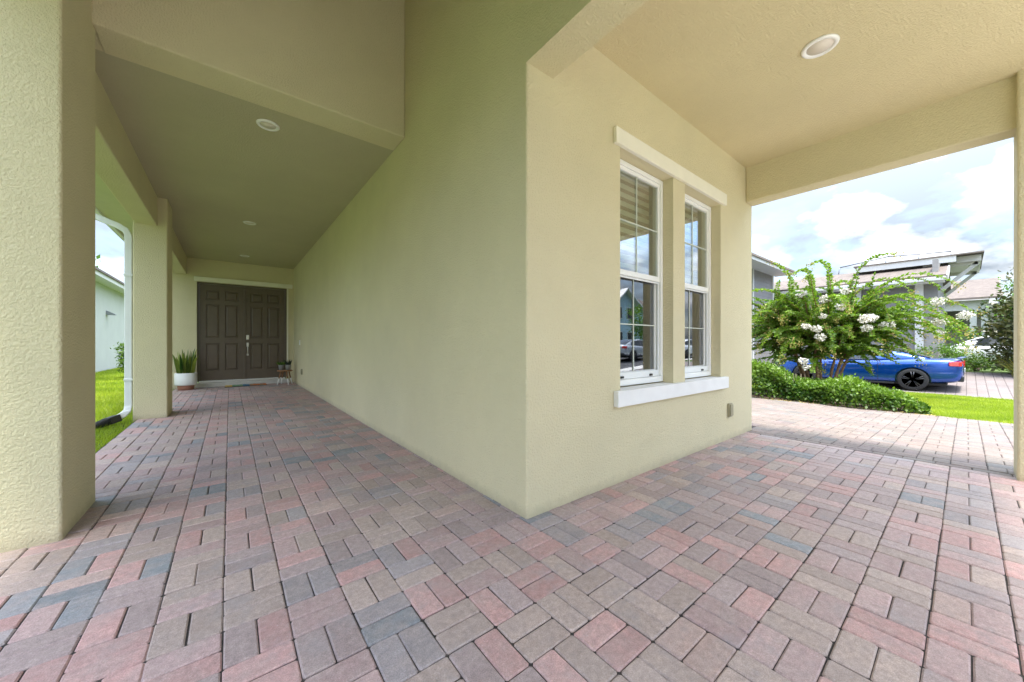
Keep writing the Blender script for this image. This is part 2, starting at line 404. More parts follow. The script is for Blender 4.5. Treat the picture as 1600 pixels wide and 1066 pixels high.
class MB:
    def __init__(s):
        s.v = []; s.f = []; s.mi = []; s.sm = []
    def add(s, vs, fs, mi=0, smooth=False):
        b = len(s.v)
        s.v += [tuple(p) for p in vs]
        for f in fs:
            s.f.append(tuple(b + i for i in f)); s.mi.append(mi); s.sm.append(smooth)
        return s
    def box(s, x0, x1, y0, y1, z0, z1, mi=0):
        vs = [(x0, y0, z0), (x1, y0, z0), (x1, y1, z0), (x0, y1, z0), (x0, y0, z1), (x1, y0, z1), (x1, y1, z1), (x0, y1, z1)]
        return s.add(vs, [(0, 3, 2, 1), (4, 5, 6, 7), (0, 1, 5, 4), (1, 2, 6, 5), (2, 3, 7, 6), (3, 0, 4, 7)], mi)
    def prism(s, poly, z0, z1, mi=0):
        n = len(poly)
        a = sum(poly[i][0] * poly[(i + 1) % n][1] - poly[(i + 1) % n][0] * poly[i][1] for i in range(n))
        if a < 0: poly = poly[::-1]
        vs = [(p[0], p[1], z0) for p in poly] + [(p[0], p[1], z1) for p in poly]
        fs = [tuple(range(n - 1, -1, -1)), tuple(range(n, 2 * n))] + [(i, (i + 1) % n, n + (i + 1) % n, n + i) for i in range(n)]
        return s.add(vs, fs, mi)
    def ext(s, poly, axis, a0, a1, mi=0):
        """extrude a polygon given in the other two axes along axis 'x' or 'y'"""
        n = len(poly)
        def P(p, a):
            return (a, p[0], p[1]) if axis == 'x' else (p[0], a, p[1])
        vs = [P(p, a0) for p in poly] + [P(p, a1) for p in poly]
        fs = [tuple(range(n - 1, -1, -1)), tuple(range(n, 2 * n))] + [(i, (i + 1) % n, n + (i + 1) % n, n + i) for i in range(n)]
        return s.add(vs, fs, mi)
    def lathe(s, prof, c=(0, 0, 0), n=24, mi=0, axis='z', smooth=True):
        vs = []
        for r, h in prof:
            for i in range(n):
                a = 2 * math.pi * i / n
                ca, sa = r * math.cos(a), r * math.sin(a)
                p = (ca, sa, h) if axis == 'z' else ((h, ca, sa) if axis == 'x' else (sa, h, ca))
                vs.append((p[0] + c[0], p[1] + c[1], p[2] + c[2]))
        fs = []
        for j in range(len(prof) - 1):
            for i in range(n):
                k = (i + 1) % n
                fs.append((j * n + i, j * n + k, (j + 1) * n + k, (j + 1) * n + i))
        s.add(vs, fs, mi, smooth)
        m = len(prof) - 1
        s.add([], [], mi)
        b = len(s.v) - len(vs)
        if prof[0][0] > 1e-5:
            s.f.append(tuple(b + i for i in range(n - 1, -1, -1))); s.mi.append(mi); s.sm.append(False)
        if prof[m][0] > 1e-5:
            s.f.append(tuple(b + m * n + i for i in range(n))); s.mi.append(mi); s.sm.append(False)
        return s
    def tube(s, pts, rad, n=8, mi=0, cap=True):
        pts = [Vector(p) for p in pts]
        rads = rad if isinstance(rad, (list, tuple)) else [rad] * len(pts)
        vs = []; up = None
        for i, p in enumerate(pts):
            t = (pts[min(i + 1, len(pts) - 1)] - pts[max(i - 1, 0)]).normalized()
            if up is None:
                up = t.orthogonal().normalized()
            up = (up - t * up.dot(t))
            up = up.normalized() if up.length > 1e-6 else t.orthogonal().normalized()
            w = t.cross(up)
            for k in range(n):
                a = 2 * math.pi * k / n
                q = p + (up * math.cos(a) + w * math.sin(a)) * rads[i]
                vs.append(tuple(q))
        fs = []
        for j in range(len(pts) - 1):
            for i in range(n):
                k = (i + 1) % n
                fs.append((j * n + i, j * n + k, (j + 1) * n + k, (j + 1) * n + i))
        b = len(s.v)
        s.add(vs, fs, mi, True)
        if cap:
            s.f.append(tuple(b + i for i in range(n - 1, -1, -1))); s.mi.append(mi); s.sm.append(False)
            s.f.append(tuple(b + (len(pts) - 1) * n + i for i in range(n))); s.mi.append(mi); s.sm.append(False)
        return s
    def bar(s, a, b, w, h, mi=0):
        """rectangular bar from a to b, w sideways, h up"""
        a, b = Vector(a), Vector(b)
        t = (b - a).normalized()
        side = t.cross(Vector((0, 0, 1)))
        side = side.normalized() if side.length > 1e-4 else Vector((1, 0, 0))
        up = side.cross(t)
        vs = []
        for p in (a, b):
            for sx, sz in ((-1, -1), (1, -1), (1, 1), (-1, 1)):
                vs.append(tuple(p + side * (sx * w / 2) + up * (sz * h / 2)))
        return s.add(vs, [(0, 3, 2, 1), (4, 5, 6, 7), (0, 1, 5, 4), (1, 2, 6, 5), (2, 3, 7, 6), (3, 0, 4, 7)], mi)
    def mesh(s, name, mats):
        me = bpy.data.meshes.new(name)
        me.from_pydata(s.v, [], s.f)
        for m in (mats if isinstance(mats, (list, tuple)) else [mats]):
            me.materials.append(m)
        me.polygons.foreach_set('material_index', s.mi)
        me.polygons.foreach_set('use_smooth', s.sm)
        bm = bmesh.new(); bm.from_mesh(me)
        bmesh.ops.recalc_face_normals(bm, faces=bm.faces)
        bm.to_mesh(me); bm.free()
        me.update()
        return me
    def build(s, name, mats, parent=None, bevel=0.0, seg=2, label=None):
        o = bpy.data.objects.new(name, s.mesh(name, mats))
        COL.objects.link(o)
        if parent: o.parent = parent
        if bevel > 0:
            md = o.modifiers.new('bevel', 'BEVEL'); md.width = bevel; md.segments = seg
            md.limit_method = 'ANGLE'; md.angle_limit = R(40)
        if label: o['label'] = label
        return o

def copy_tree(o, parent=None):
    c = o.copy(); COL.objects.link(c)
    c.parent = parent
    for ch in o.children:
        copy_tree(ch, c)
    return c

def ground_z(x):
    xs = [-200, 5.0, 17.0, 23.0, 200]
    zs = [0.0, 0.0, -0.42, 0.02, 0.02]
    return float(np.interp(x, xs, zs))

def quads_obj(name, P, mat, tint, parent=None):
    """P: (n,k,3) polygons with k corners each; tint: (n,) values"""
    n, k, _ = P.shape
    me = bpy.data.meshes.new(name)
    me.vertices.add(n * k)
    me.vertices.foreach_set('co', P.reshape(-1).astype(np.float32))
    me.loops.add(n * k)
    me.loops.foreach_set('vertex_index', np.arange(n * k, dtype=np.int32))
    me.polygons.add(n)
    me.polygons.foreach_set('loop_start', np.arange(0, n * k, k, dtype=np.int32))
    me.polygons.foreach_set('loop_total', np.full(n, k, dtype=np.int32))
    me.update(calc_edges=True)
    a = me.attributes.new('tint', 'FLOAT', 'FACE')
    a.data.foreach_set('value', np.clip(tint, 0, 1).astype(np.float32))
    me.materials.append(mat)
    o = bpy.data.objects.new(name, me); COL.objects.link(o)
    if parent: o.parent = parent
    return o

def norm(a):
    return a / np.maximum(np.linalg.norm(a, axis=-1, keepdims=True), 1e-9)

def leaves(C, D, Nn, ln, wd):
    """leaf blades as diamonds: centre base C, direction D, normal hint Nn, length, width -> (n,4,3)"""
    D = norm(D); S = norm(np.cross(D, Nn))
    ln = np.asarray(ln).reshape(-1, 1); wd = np.asarray(wd).reshape(-1, 1)
    Nr = np.cross(S, D)
    p0 = C; p2 = C + D * ln
    mid = C + D * ln * 0.45 + Nr * ln * 0.06
    return np.stack([p0, mid + S * wd * 0.5, p2, mid - S * wd * 0.5], axis=1)

# ------------------------------------------------------------------ ground, drives, road
xs = [-120, -40, -12, -6, 5.0, 9.2, 13, 17.0, 20, 23.0, 30, 60, 160]
ys = [-140, -60, -30, -14, -8, 0, 8, 20, 60, 160]
g = MB()
vs = [(x, y, ground_z(x) - 0.05) for y in ys for x in xs]
nx = len(xs)
g.add(vs, [(j * nx + i, j * nx + i + 1, (j + 1) * nx + i + 1, (j + 1) * nx + i) for j in range(len(ys) - 1) for i in range(nx - 1)])
tag(g.build('ground', M['ground']), kind='structure')

def strip(name, x0, x1, y0, y1, dz, mat, step=1.0):
    m = MB()
    xx = sorted(set([x0, x1] + [k for k in (5.0, 17.0, 23.0) if x0 < k < x1]))
    v = []
    for x in xx:
        v += [(x, y0, ground_z(x) + dz), (x, y1, ground_z(x) + dz)]
    m.add(v, [(2 * i, 2 * i + 2, 2 * i + 3, 2 * i + 1) for i in range(len(xx) - 1)])
    return tag(m.build(name, mat), kind='structure')

strip('neighbour_driveway', 16.0, 22.6, -8.0, 5.6, -0.012, M['farpaver'])
strip('front_walk', -1.1, 9.25, -8.0, -1.9, -0.012, M['concrete'])  # unseen paving, made pale to bounce light into the porch
strip('road', -100, 140, -15.0, -8.9, -0.02, M['asphalt'])
strip('sidewalk', -100, 140, -8.85, -8.05, -0.008, M['concrete'])
strip('planting_bed', 9.22, 12.8, 0.35, 6.5, -0.03, M['soil'])

# ------------------------------------------------------------------ pavers
PAL = [((0.455, 0.275, 0.25), 24), ((0.41, 0.285, 0.265), 30), ((0.395, 0.305, 0.26), 26), ((0.35, 0.268, 0.252), 30), ((0.225, 0.242, 0.255), 6), ((0.305, 0.268, 0.265), 13), ((0.45, 0.32, 0.275), 6)]
PAL_D = [((0.43, 0.315, 0.275), 30), ((0.41, 0.32, 0.275), 30), ((0.38, 0.315, 0.275), 26), ((0.37, 0.275, 0.26), 14), ((0.30, 0.28, 0.27), 6)]

def paver_shape(w, l, jit):
    """bevelled block without a bottom, top at z = 0; slightly chipped corners"""
    h = 0.03; b = 0.005; k = 0.0065
    def octo(hw, hl, c):
        return [(-hw + c, -hl), (hw - c, -hl), (hw, -hl + c), (hw, hl - c), (hw - c, hl), (-hw + c, hl), (-hw, hl - c), (-hw, -hl + c)]
    v = [(x, y, 0.0) for x, y in octo(w / 2 - b, l / 2 - b, k)] + [(x, y, -b * .9) for x, y in octo(w / 2, l / 2, k)] + [(x, y, -h) for x, y in octo(w / 2, l / 2, k)]
    f = [tuple(range(8))] + [(8 + i, 8 + (i + 1) % 8, (i + 1) % 8, i) for i in range(8)] + [(16 + i, 16 + (i + 1) % 8, 8 + (i + 1) % 8, 8 + i) for i in range(8)]
    return np.array(v), f

BW, BL = 0.0962, 0.1962
BV, BF = paver_shape(BW, BL, 0.002)

def pick(pal, x, y):
    n = mnoise.noise(Vector((x * 1.9, y * 1.9, 3.3)))
    n2 = mnoise.noise(Vector((x * 0.55, y * 0.55, 9.1)))
    w = [c[1] for c in pal]
    if len(pal) == 7:
        if n > 0.22: w[4] *= 5; w[5] *= 3
        elif n < 0.0: w[4] *= 0.15; w[5] *= 0.4
        if x > 2.3: w[0] *= 0.45; w[3] *= 1.7; w[5] *= 1.6; w[4] *= 1.3
        if n2 > 0.1: w[0] *= 2.0
        elif n2 < -0.1: w[2] *= 2.2; w[3] *= 1.6
    k = random.choices(range(len(pal)), w)[0]
    return k

VX, VY = math.sin(VA), math.cos(VA)
def proj(x, y, z):
    d = x * VX + y * VY
    l = x * VY - y * VX
    if d < 0.05: return None
    return 800 + 559.6 * l / d, 538.5 - 559.6 * (z - CAM_H) / d, d

def hidden(x, y):
    if x > 1.40 and y > 1.634: return x < 5.05          # inside the house
    return False

def lay(name, cells, pal, mat, label, slope):
    """cells: (cx, cy, along_x) block centres"""
    base = cells['base']
    tag(base, kind='structure')
    rows = []
    for (x, y, ax) in cells['list']:
        z = ground_z(x) if slope else 0.0
        q = proj(x, y, z)
        score = 0.0
        if q and -20 < q[0] < 1620 and q[1] < 1090:
            occ = False
            # behind the window wall / corridor wall / near column, seen from the camera
            for (ax0, ay0, ax1, ay1) in ((1.399, 1.633, 1.399, 11.6), (1.399, 1.633, 5.05, 1.633), (-0.708, 3.0, -0.708, 3.63)):
                # segment intersection of (0,0)-(x,y) with wall
                dx, dy = ax1 - ax0, ay1 - ay0
                den = x * dy - y * dx
                if abs(den) > 1e-9:
                    t = (ax0 * dy - ay0 * dx) / den
                    u = (ax0 * y - ay0 * x) / den
                    if 0 < t < 0.985 and 0 < u < 1: occ = True
            if not occ: score = 1.0 / q[2] ** 3
        rows.append((score, x, y, z, ax))
    rows.sort(key=lambda r: -r[0])
    rnd = random.Random(11)
    tilt = math.atan(0.035) if slope else 0.0
    variants = {}; cellcol = {}
    V = []; F = []; T = []
    for i, (sc, x, y, z, ax) in enumerate(rows):
        ck = (round((x - GX) / 0.2 - 0.5), round((y - GY) / 0.2 - 0.5))
        if ck in cellcol and rnd.random() < 0.5: k = cellcol[ck]
        else: k = pick(pal, x, y)
        cellcol[ck] = k
        rz = (math.pi / 2 if ax else 0.0) + rnd.gauss(0, 0.006)
        dz = rnd.uniform(-0.0014, 0.0016)
        ry = tilt + rnd.gauss(0, 0.004); rx = rnd.gauss(0, 0.004)
        px_, py_ = x + rnd.gauss(0, 0.0010), y + rnd.gauss(0, 0.0010)
        vk = rnd.randrange(5)
        col = np.array(pal[k][0]) * (0.88 + 0.06 * vk)
        Mx = Matrix.Translation((px_, py_, z + dz)) @ Matrix.Rotation(ry, 4, 'Y') @ Matrix.Rotation(rx, 4, 'X') @ Matrix.Rotation(rz, 4, 'Z')
        if i < 300 and sc > 0:
            if (k, vk) not in variants:
                me = bpy.data.meshes.new('brick'); me.from_pydata(BV.tolist(), [], BF)
                a = me.color_attributes.new('tint', 'FLOAT_COLOR', 'POINT')
                a.data.foreach_set('color', np.tile(np.append(col, 1.0), len(BV)).astype(np.float32))
                me.materials.append(mat)
                variants[(k, vk)] = me
            o = bpy.data.objects.new('brick', variants[(k, vk)])
            o.matrix_world = Mx
            COL.objects.link(o); o.parent = base
        else:
            m3 = np.array(Mx.to_3x3()); t3 = np.array(Mx.translation)
            b = len(V) * len(BV)
            V.append(BV @ m3.T + t3); T.append(np.tile(np.append(col, 1.0), (len(BV), 1)))
            F += [tuple(b + q for q in f) for f in BF]
    me = bpy.data.meshes.new('bricks'); me.from_pydata(np.concatenate(V).tolist(), [], F)
    a = me.color_attributes.new('tint', 'FLOAT_COLOR', 'POINT')
    a.data.foreach_set('color', np.concatenate(T).reshape(-1).astype(np.float32))
    me.materials.append(mat)
    o = bpy.data.objects.new('bricks', me); COL.objects.link(o); o.parent = base
    tag(o, kind='stuff')

P_ = 0.2; GX, GY = -0.02, 0.089
cells = []
for i in range(-6, 25):
    for j in range(-10, 59):
        x0, y0 = GX + i * P_, GY + j * P_
        cx, cy = x0 + .1, y0 + .1
        if cx < -1.03 or cx > 4.86 or cy > 11.75: continue
        if hidden(cx - 0.12, cy - 0.12) and hidden(cx + .12, cy + .12): continue
        if (i + j) % 2 == 0:
            cells += [(cx, cy - 0.05, True), (cx, cy + 0.05, True)]
        else:
            cells += [(cx - 0.05, cy, False), (cx + 0.05, cy, False)]
for j in range(-10, 9):
    cells.append((4.8325, GY + j * P_ + .1, False))
b = MB().box(-1.03, 4.885, -1.95, 1.78, -0.12, -0.0072)
b.box(-1.03, 1.5, 1.78, 11.7, -0.12, -0.0072)
base = b.build('porch_floor', M['sand'])
lay('porch', {'base': base, 'list': cells}, PAL, M['brick'], None, False)

cells = []
# a straight border course, then the field
y = -1.93
while y < 9.0:
    cells.append((4.933, y, False)); y += 0.2
for i in range(0, 22):
    for j in range(-10, 45):
        cx, cy = 4.985 + (i + .5) * P_, GY + j * P_ + .1
        if cx < 5.3 and cy > 1.75: continue
        if (i + j) % 2 == 0:
            cells += [(cx, cy - 0.05, True), (cx, cy + 0.05, True)]
        else:
            cells += [(cx - 0.05, cy, False), (cx + 0.05, cy, False)]
m = MB()
xx = [4.886, 5.0, 9.4]
v = []
for x in xx: v += [(x, -1.95, ground_z(x) - 0.0062), (x, 9.1, ground_z(x) - 0.0062)]
m.add(v, [(0, 2, 3, 1), (2, 4, 5, 3)])
base = m.build('driveway', M['sand'])
lay('drive', {'base': base, 'list': cells}, PAL_D, M['brick_drive'], None, True)

# ------------------------------------------------------------------ the house
HOUSE = empty('house', (1.4, 1.63, 0), 0, 'cream stucco house with a deep covered porch around its corner', 'house')
HOUSE.location = (0, 0, 0)
XW, YW, YE = 1.399, 1.633, 11.65
ZB, ZC = 2.745, 3.158
def rounded(x0, x1, y0, y1, corners, r=0.014, n=4):
    """rectangle in plan, listed corners rounded: keys 'a'(x0,y0) 'b'(x1,y0) 'c'(x1,y1) 'd'(x0,y1)"""
    pts = []
    for key, cx, cy, sx, sy, a0 in (('a', x0, y0, 1, 1, 180), ('b', x1, y0, -1, 1, 270), ('c', x1, y1, -1, -1, 0), ('d', x0, y1, 1, -1, 90)):
        if key in corners:
            ox, oy = cx + sx * r, cy + sy * r
            for i in range(n + 1):
                a = R(a0 + 90.0 * i / n)
                pts.append((ox + r * math.cos(a), oy + r * math.sin(a)))
        else:
            pts.append((cx, cy))
    return pts

w = MB()
w.prism(rounded(XW, 1.62, YW, YE, 'a'), -0.03, ZB)                  # corridor wall with the near corner
w.box(XW, 1.62, -1.05, YE, ZB, 5.2)                                  # the wall carried on above the beam
zS, zT = 0.70, 2.555
Y2 = YW + 0.20
w.box(1.62, 4.9, YW, Y2, -0.03, zS)
w.box(1.62, 2.336, YW, Y2, zS, zT)
w.box(3.135, 3.348, YW, Y2, zS, zT)
w.box(4.138, 4.9, YW, Y2, zS, zT)
w.box(1.62, 4.9, YW, Y2, zT, 3.45)
w.prism(rounded(4.9, 5.046, YW, YE, 'b'), -0.4, 3.45)
w.build('wall', M['stucco'], HOUSE)
# end wall with the doorway
DX0, DX1, DZ0, DZ1 = -0.633, 1.245, 0.125, 2.60
e = MB()
e.box(-1.6, DX0, YE, YE + 0.2, -0.03, 3.45)
e.box(DX1, XW, YE, YE + 0.2, -0.03, 3.45)
e.box(DX0, DX1, YE, YE + 0.2, DZ1, 3.45)
e.box(XW, 5.046, YE + 0.001, YE + 0.2, -0.1, 3.45)
e.build('wall', M['stucco'], HOUSE)
# header over the corridor mouth, tower walls and its roof
MB().box(-0.712, XW, 3.53, 3.85, ZC - 0.009, 5.2).build('header', M['stucco'], HOUSE, 0.012)
MB().box(-0.712 - 0.25, -0.712, -0.849, 3.0, 3.1, 5.2).build('wall', M['stucco'], HOUSE)
MB().box(-1.2, 1.9, -1.3, 4.2, 5.2, 5.3).build('roof', M['shingle'], HOUSE)
MB().box(-1.12, -0.713, 3.633, 3.85, ZC + .002, 5.2).build('wall', M['stucco'], HOUSE)
# ceilings
MB().box(-0.813, XW, 3.85, YE, ZC, ZC + 0.1).build('ceiling', M['stucco_corridor_shade'], HOUSE)
MB().box(1.62, 4.84, -0.85, YW, ZC, ZC + 0.1).build('ceiling', M['stucco_ceiling'], HOUSE)
# beams
MB().box(-1.12, XW, -1.05, -0.85, ZB, 5.2).build('header', M['stucco'], HOUSE, 0.012)  # unseen front header, added to keep the high sky out of the entry
MB().box(-1.12, -0.712, -0.849, 3.005, 3.06, 3.099).build('beam', M['stucco'], HOUSE, 0.012)  # unseen side beam, added to cut light from the left
MB().box(-1.04, -0.813, 3.632, YE, ZB, 3.45).build('beam', M['stucco'], HOUSE, 0.012)
MB().box(4.84, 5.046, -0.5, YW, ZB, 3.45).build('beam', M['stucco'], HOUSE, 0.012)
MB().box(1.62, 4.84, -1.0, -0.85, 3.06, 3.45).build('beam', M['stucco'], HOUSE, 0.012)
# columns
def column(x0, x1, y0, y1, z1):
    MB().prism(rounded(x0, x1, y0, y1, 'abcd', 0.016), -0.03, z1).build('column', M['stucco'], HOUSE)
column(-1.12, -0.708, 3.006, 3.632, 5.19)
column(-1.06, -0.708, 7.164, 7.74, ZC - 0.001)
column(4.775, 5.12, -0.85, -0.242, ZC - 0.001)
column(1.38, 1.64, -1.05, -0.75, ZB - .001)
column(-1.12, -0.708, -1.05, -0.45, ZB - .001)  # unseen front-left column, added to block light on that side
# roof over corridor and right porch: sloping slabs with soffit, fascia and gutter
MB().ext([(-1.5, 3.08), (5.3, 4.9), (5.3, 5.0), (-1.5, 3.18)], 'y', 4.2, 13.0).build('roof', M['shingle'], HOUSE)
MB().ext([(1.9, 4.3), (5.3, 3.2), (5.3, 3.3), (1.9, 4.4)], 'y', -1.05, 4.2).build('roof', M['shingle'], HOUSE)
MB().ext([(5.3, 3.2), (5.5, 3.1), (5.5, 3.2), (5.3, 3.3)], 'y', 4.2, 13.0).build('roof', M['shingle'], HOUSE)
MB().box(-1.46, -1.042, 3.64, 13.0, 2.955, 2.97).build('soffit', M['smooth'], HOUSE)
MB().box(-1.485, -1.46, 3.64, 13.0, 2.93, 3.1).build('fascia', M['metalwhite'], HOUSE)
gt = MB().ext([(-1.487, 2.98), (-1.56, 2.98), (-1.60, 3.03), (-1.60, 3.09), (-1.59, 3.09), (-1.59, 3.035), (-1.555, 2.99), (-1.487, 2.99)], 'y', 3.66, 12.9).build('gutter', M['metalwhite'], HOUSE)
MB().box(5.05, 5.3, -1.3, YW, 3.13, 3.15).build('soffit', M['smooth'], HOUSE)
MB().box(5.3, 5.325, -1.3, 11.0, 3.11, 3.28).build('fascia', M['metalwhite'], HOUSE)
# downspout
def rect_sweep(m, pts, w, d, ref=Vector((0, 1, 0))):
    pts = [Vector(p) for p in pts]; vs = []
    for i, p in enumerate(pts):
        t = (pts[min(i + 1, len(pts) - 1)] - pts[max(i - 1, 0)]).normalized()
        a = ref - t * ref.dot(t)
        a = a.normalized() if a.length > 0.05 else Vector((1, 0, 0))
        b = t.cross(a)
        for s0, s1 in ((-1, -1), (1, -1), (1, 1), (-1, 1)):
            vs.append(tuple(p + a * s0 * w / 2 + b * s1 * d / 2))
    fs = [(j * 4 + i, j * 4 + (i + 1) % 4, j * 4 + 4 + (i + 1) % 4, j * 4 + 4 + i) for j in range(len(pts) - 1) for i in range(4)]
    n = len(pts) * 4
    fs += [(3, 2, 1, 0), (n - 4, n - 3, n - 2, n - 1)]
    m.add(vs, fs)
dsx, dsy = -1.105, 7.21
m = MB()
rect_sweep(m, [(-1.545, 7.3, 2.985), (-1.545, 7.3, 2.90), (-1.53, 7.3, 2.85), (-1.47, 7.29, 2.80), (-1.2, 7.23, 2.68), (-1.13, 7.215, 2.63), (dsx, dsy, 2.56), (dsx, dsy, 0.20), (-1.115, 7.19, 0.13), (-1.15, 7.13, 0.085), (-1.2, 7.03, 0.06)], 0.062, 0.075)
ds = m.build('downspout', M['metalwhite'], HOUSE, 0.008)
m = MB()
rect_sweep(m, [(-1.185, 7.05, 0.062), (-1.26, 6.90, 0.045)], 0.105, 0.095)
m.build('adapter', M['black'], ds, 0.01)
m = MB()
d0, d1 = Vector((-1.255, 6.91, 0.045)), Vector((-1.37, 6.66, 0.015))
for i in range(11):
    q0 = d0.lerp(d1, i / 11); q1 = d0.lerp(d1, (i + 0.55) / 11)
    rr = 0.055 - 0.002 * i
    m.tube([q0, q1], rr, 12)
m.tube([d0, d1], 0.040, 12)
m.build('drain_hose', M['black'], ds)
for z in (0.55, 2.0):
    MB().box(dsx - 0.043, dsx + 0.045, dsy - 0.041, dsy + 0.041, z, z + 0.025).build('strap', M['metalwhite'], ds)

# interior of the front room
rm = MB()
rm.box(1.63, 1.66, Y2 + .01, 5.6, 0, 3.0)
rm.box(4.86, 4.89, Y2 + .01, 5.6, 0, 3.0)
rm.box(1.63, 4.89, 5.6, 5.65, 0, 3.0)
rm.box(1.63, 4.89, Y2 + .01, 5.6, 2.95, 3.0)
rm.box(1.63, 4.89, Y2 + .01, 5.6, 0.0, 0.03)
rm.build('interior_wall', M['room'], HOUSE)

# windows
def window(x0, x1):
    yf = YW + 0.095
    z0, z1 = zS + 0.012, zT - 0.004
    zm = 1.62
    f = MB(); t = 0.038
    f.box(x0 + .002, x0 + t, yf, yf + 0.085, z0, z1)
    f.box(x1 - t, x1 - .002, yf, yf + 0.085, z0, z1)
    f.box(x0 + t, x1 - t, yf, yf + 0.085, z1 - t, z1)
    f.box(x0 + t, x1 - t, yf, yf + 0.085, z0, z0 + t + 0.012)
    W_ = f.build('window', M['vinyl'], HOUSE, 0.004)
    # upper sash, set forward
    s = MB(); a0, a1 = x0 + t + .001, x1 - t - .001; sw = 0.028
    s.box(a0, a0 + sw, yf + .012, yf + .04, zm, z1 - t - .001)
    s.box(a1 - sw, a1, yf + .012, yf + .04, zm, z1 - t - .001)
    s.box(a0 + sw, a1 - sw, yf + .012, yf + .04, z1 - t - .001 - sw, z1 - t - .001)
    s.box(a0 + sw, a1 - sw, yf + .008, yf + .04, zm, zm + 0.045)
    s.build('sash', M['vinyl'], W_, 0.003)
    l = MB()
    l.box(a0, a0 + sw, yf + .044, yf + .072, z0 + t + .013, zm + .04)
    l.box(a1 - sw, a1, yf + .044, yf + .072, z0 + t + .013, zm + .04)
    l.box(a0 + sw, a1 - sw, yf + .044, yf + .072, zm, zm + .04)
    l.box(a0 + sw, a1 - sw, yf + .044, yf + .072, z0 + t + .013, z0 + t + .075)
    l.build('sash', M['vinyl'], W_, 0.003)
    # screen frame in front of the lower sash
    sf = MB(); c = 0.016; zb = z0 + t + .014
    sf.box(a0 + .001, a0 + c, yf + .02, yf + .034, zb, zm - .002)
    sf.box(a1 - c, a1 - .001, yf + .02, yf + .034, zb, zm - .002)
    sf.box(a0 + c, a1 - c, yf + .02, yf + .034, zm - c, zm - .002)
    sf.box(a0 + c, a1 - c, yf + .02, yf + .034, zb, zb + .055)
    sf.build('screen_frame', M['metalwhite'], W_, 0.002)
    for fx in (0.2, 0.8):
        xc = a0 + (a1 - a0) * fx
        MB().box(xc - .02, xc + .02, yf + .008, yf + .0195, zb + .008, zb + .026).build('latch', M['black'], W_, 0.003)
    MB().box(a0 + sw - .004, a1 - sw + .004, yf + .024, yf + .030, zm + .042, z1 - t - sw + .003).build('pane', M['glass'], W_)
    MB().box(a0 + sw - .004, a1 - sw + .004, yf + .055, yf + .061, z0 + t + .072, zm + .003).build('pane', M['glass_screen'], W_)
    xc = (a0 + a1) / 2
    for za, zb2, yy in ((zm + .046, z1 - t - sw, yf + .0165), (z0 + t + .076, zm - .001, yf + .0475)):
        zc = (za + zb2) / 2
        mm = MB()
        mm.box(xc - .0048, xc + .0048, yy, yy + .007, za, zc - .0048)
        mm.box(xc - .0048, xc + .0048, yy, yy + .007, zc + .0048, zb2)
        mm.box(a0 + sw, a1 - sw, yy, yy + .007, zc - .0048, zc + .0048)
        mm.build('muntin', M['muntin'], W_, 0.0015)
    return W_
window(2.336, 3.135)
window(3.348, 4.138)
MB().box(2.248, 4.222, YW - 0.032, YW - 0.0005, 2.552, 2.672).build('window_trim', M['trim'], HOUSE, 0.004)
sl = MB().box(2.252, 4.236, YW - 0.045, YW - 0.0005, 0.583, 0.703)
sl.box(2.337, 3.134, YW - 0.0005, YW + 0.094, 0.68, 0.7035)
sl.box(3.349, 4.137, YW - 0.0005, YW + 0.094, 0.68, 0.7035)
sl.build('window_sill', M['sill'], HOUSE, 0.004)

# banded roller blinds behind the glass
def blind(x0, x1, label):
    t = empty('roller_blind', ((x0 + x1) / 2, YW + 0.26, 1.7), 0, label, 'blind', 'banded blinds in the front windows')
    wd = (x1 - x0) / 2
    MB().tube([(-wd, 0, 0.90), (wd, 0, 0.90)], 0.035, 12).build('roller', M['blind_light'], t)
    proto = None
    for k in range(11):
        z1 = 0.86 - k * 0.078
        for nm, mat, za, zb in (('opaque_band', 'blind_light', z1 - 0.043, z1), ('sheer_band', 'blind_dark', z1 - 0.078, z1 - 0.0435)):
            MB().box(-wd, wd, -0.001, 0.001, za, zb).build(nm, M[mat], t)
    MB().box(-wd, wd, -0.012, 0.012, 0.86 - 11 * 0.078 - 0.028, 0.86 - 11 * 0.078 - 0.001).build('bottom_bar', M['blind_light'], t, 0.003)
blind(2.30, 3.17, 'grey and white banded roller blind behind the larger window nearest the house corner')
blind(3.31, 4.18, 'grey and white banded roller blind behind the second window, nearest the driveway')

# doors
YD = YE + 0.10
fr = MB()
fr.box(DX0 + .001, DX0 + .035, YD - .02, YD + .09, DZ0, DZ1 - .001)
fr.box(DX1 - .035, DX1 - .001, YD - .02, YD + .09, DZ0, DZ1 - .001)
fr.box(DX0 + .035, DX1 - .035, YD - .02, YD + .09, DZ1 - .036, DZ1 - .001)
fr.build('door_frame', M['door'], HOUSE, 0.003)
MB().box(DX1 + .001, DX1 + .03, YE - 0.02, YE - .0005, DZ0 - .1, DZ1).build('door_trim', M['trim'], HOUSE, 0.003)
MB().box(DX0 - 0.05, 1.372, YE - 0.04, YE - .0005, 2.603, 2.715).build('door_trim', M['trim'], HOUSE, 0.004)
MB().box(DX0 - .02, DX1 + .06, YE - 0.05, YD + .09, -0.02, 0.10).build('doorstep', M['concrete'], HOUSE, 0.01)
MB().box(DX0 + .036, DX1 - .036, YD - .03, YD + .06, 0.1005, 0.135).build('threshold', M['steel'], HOUSE, 0.004)
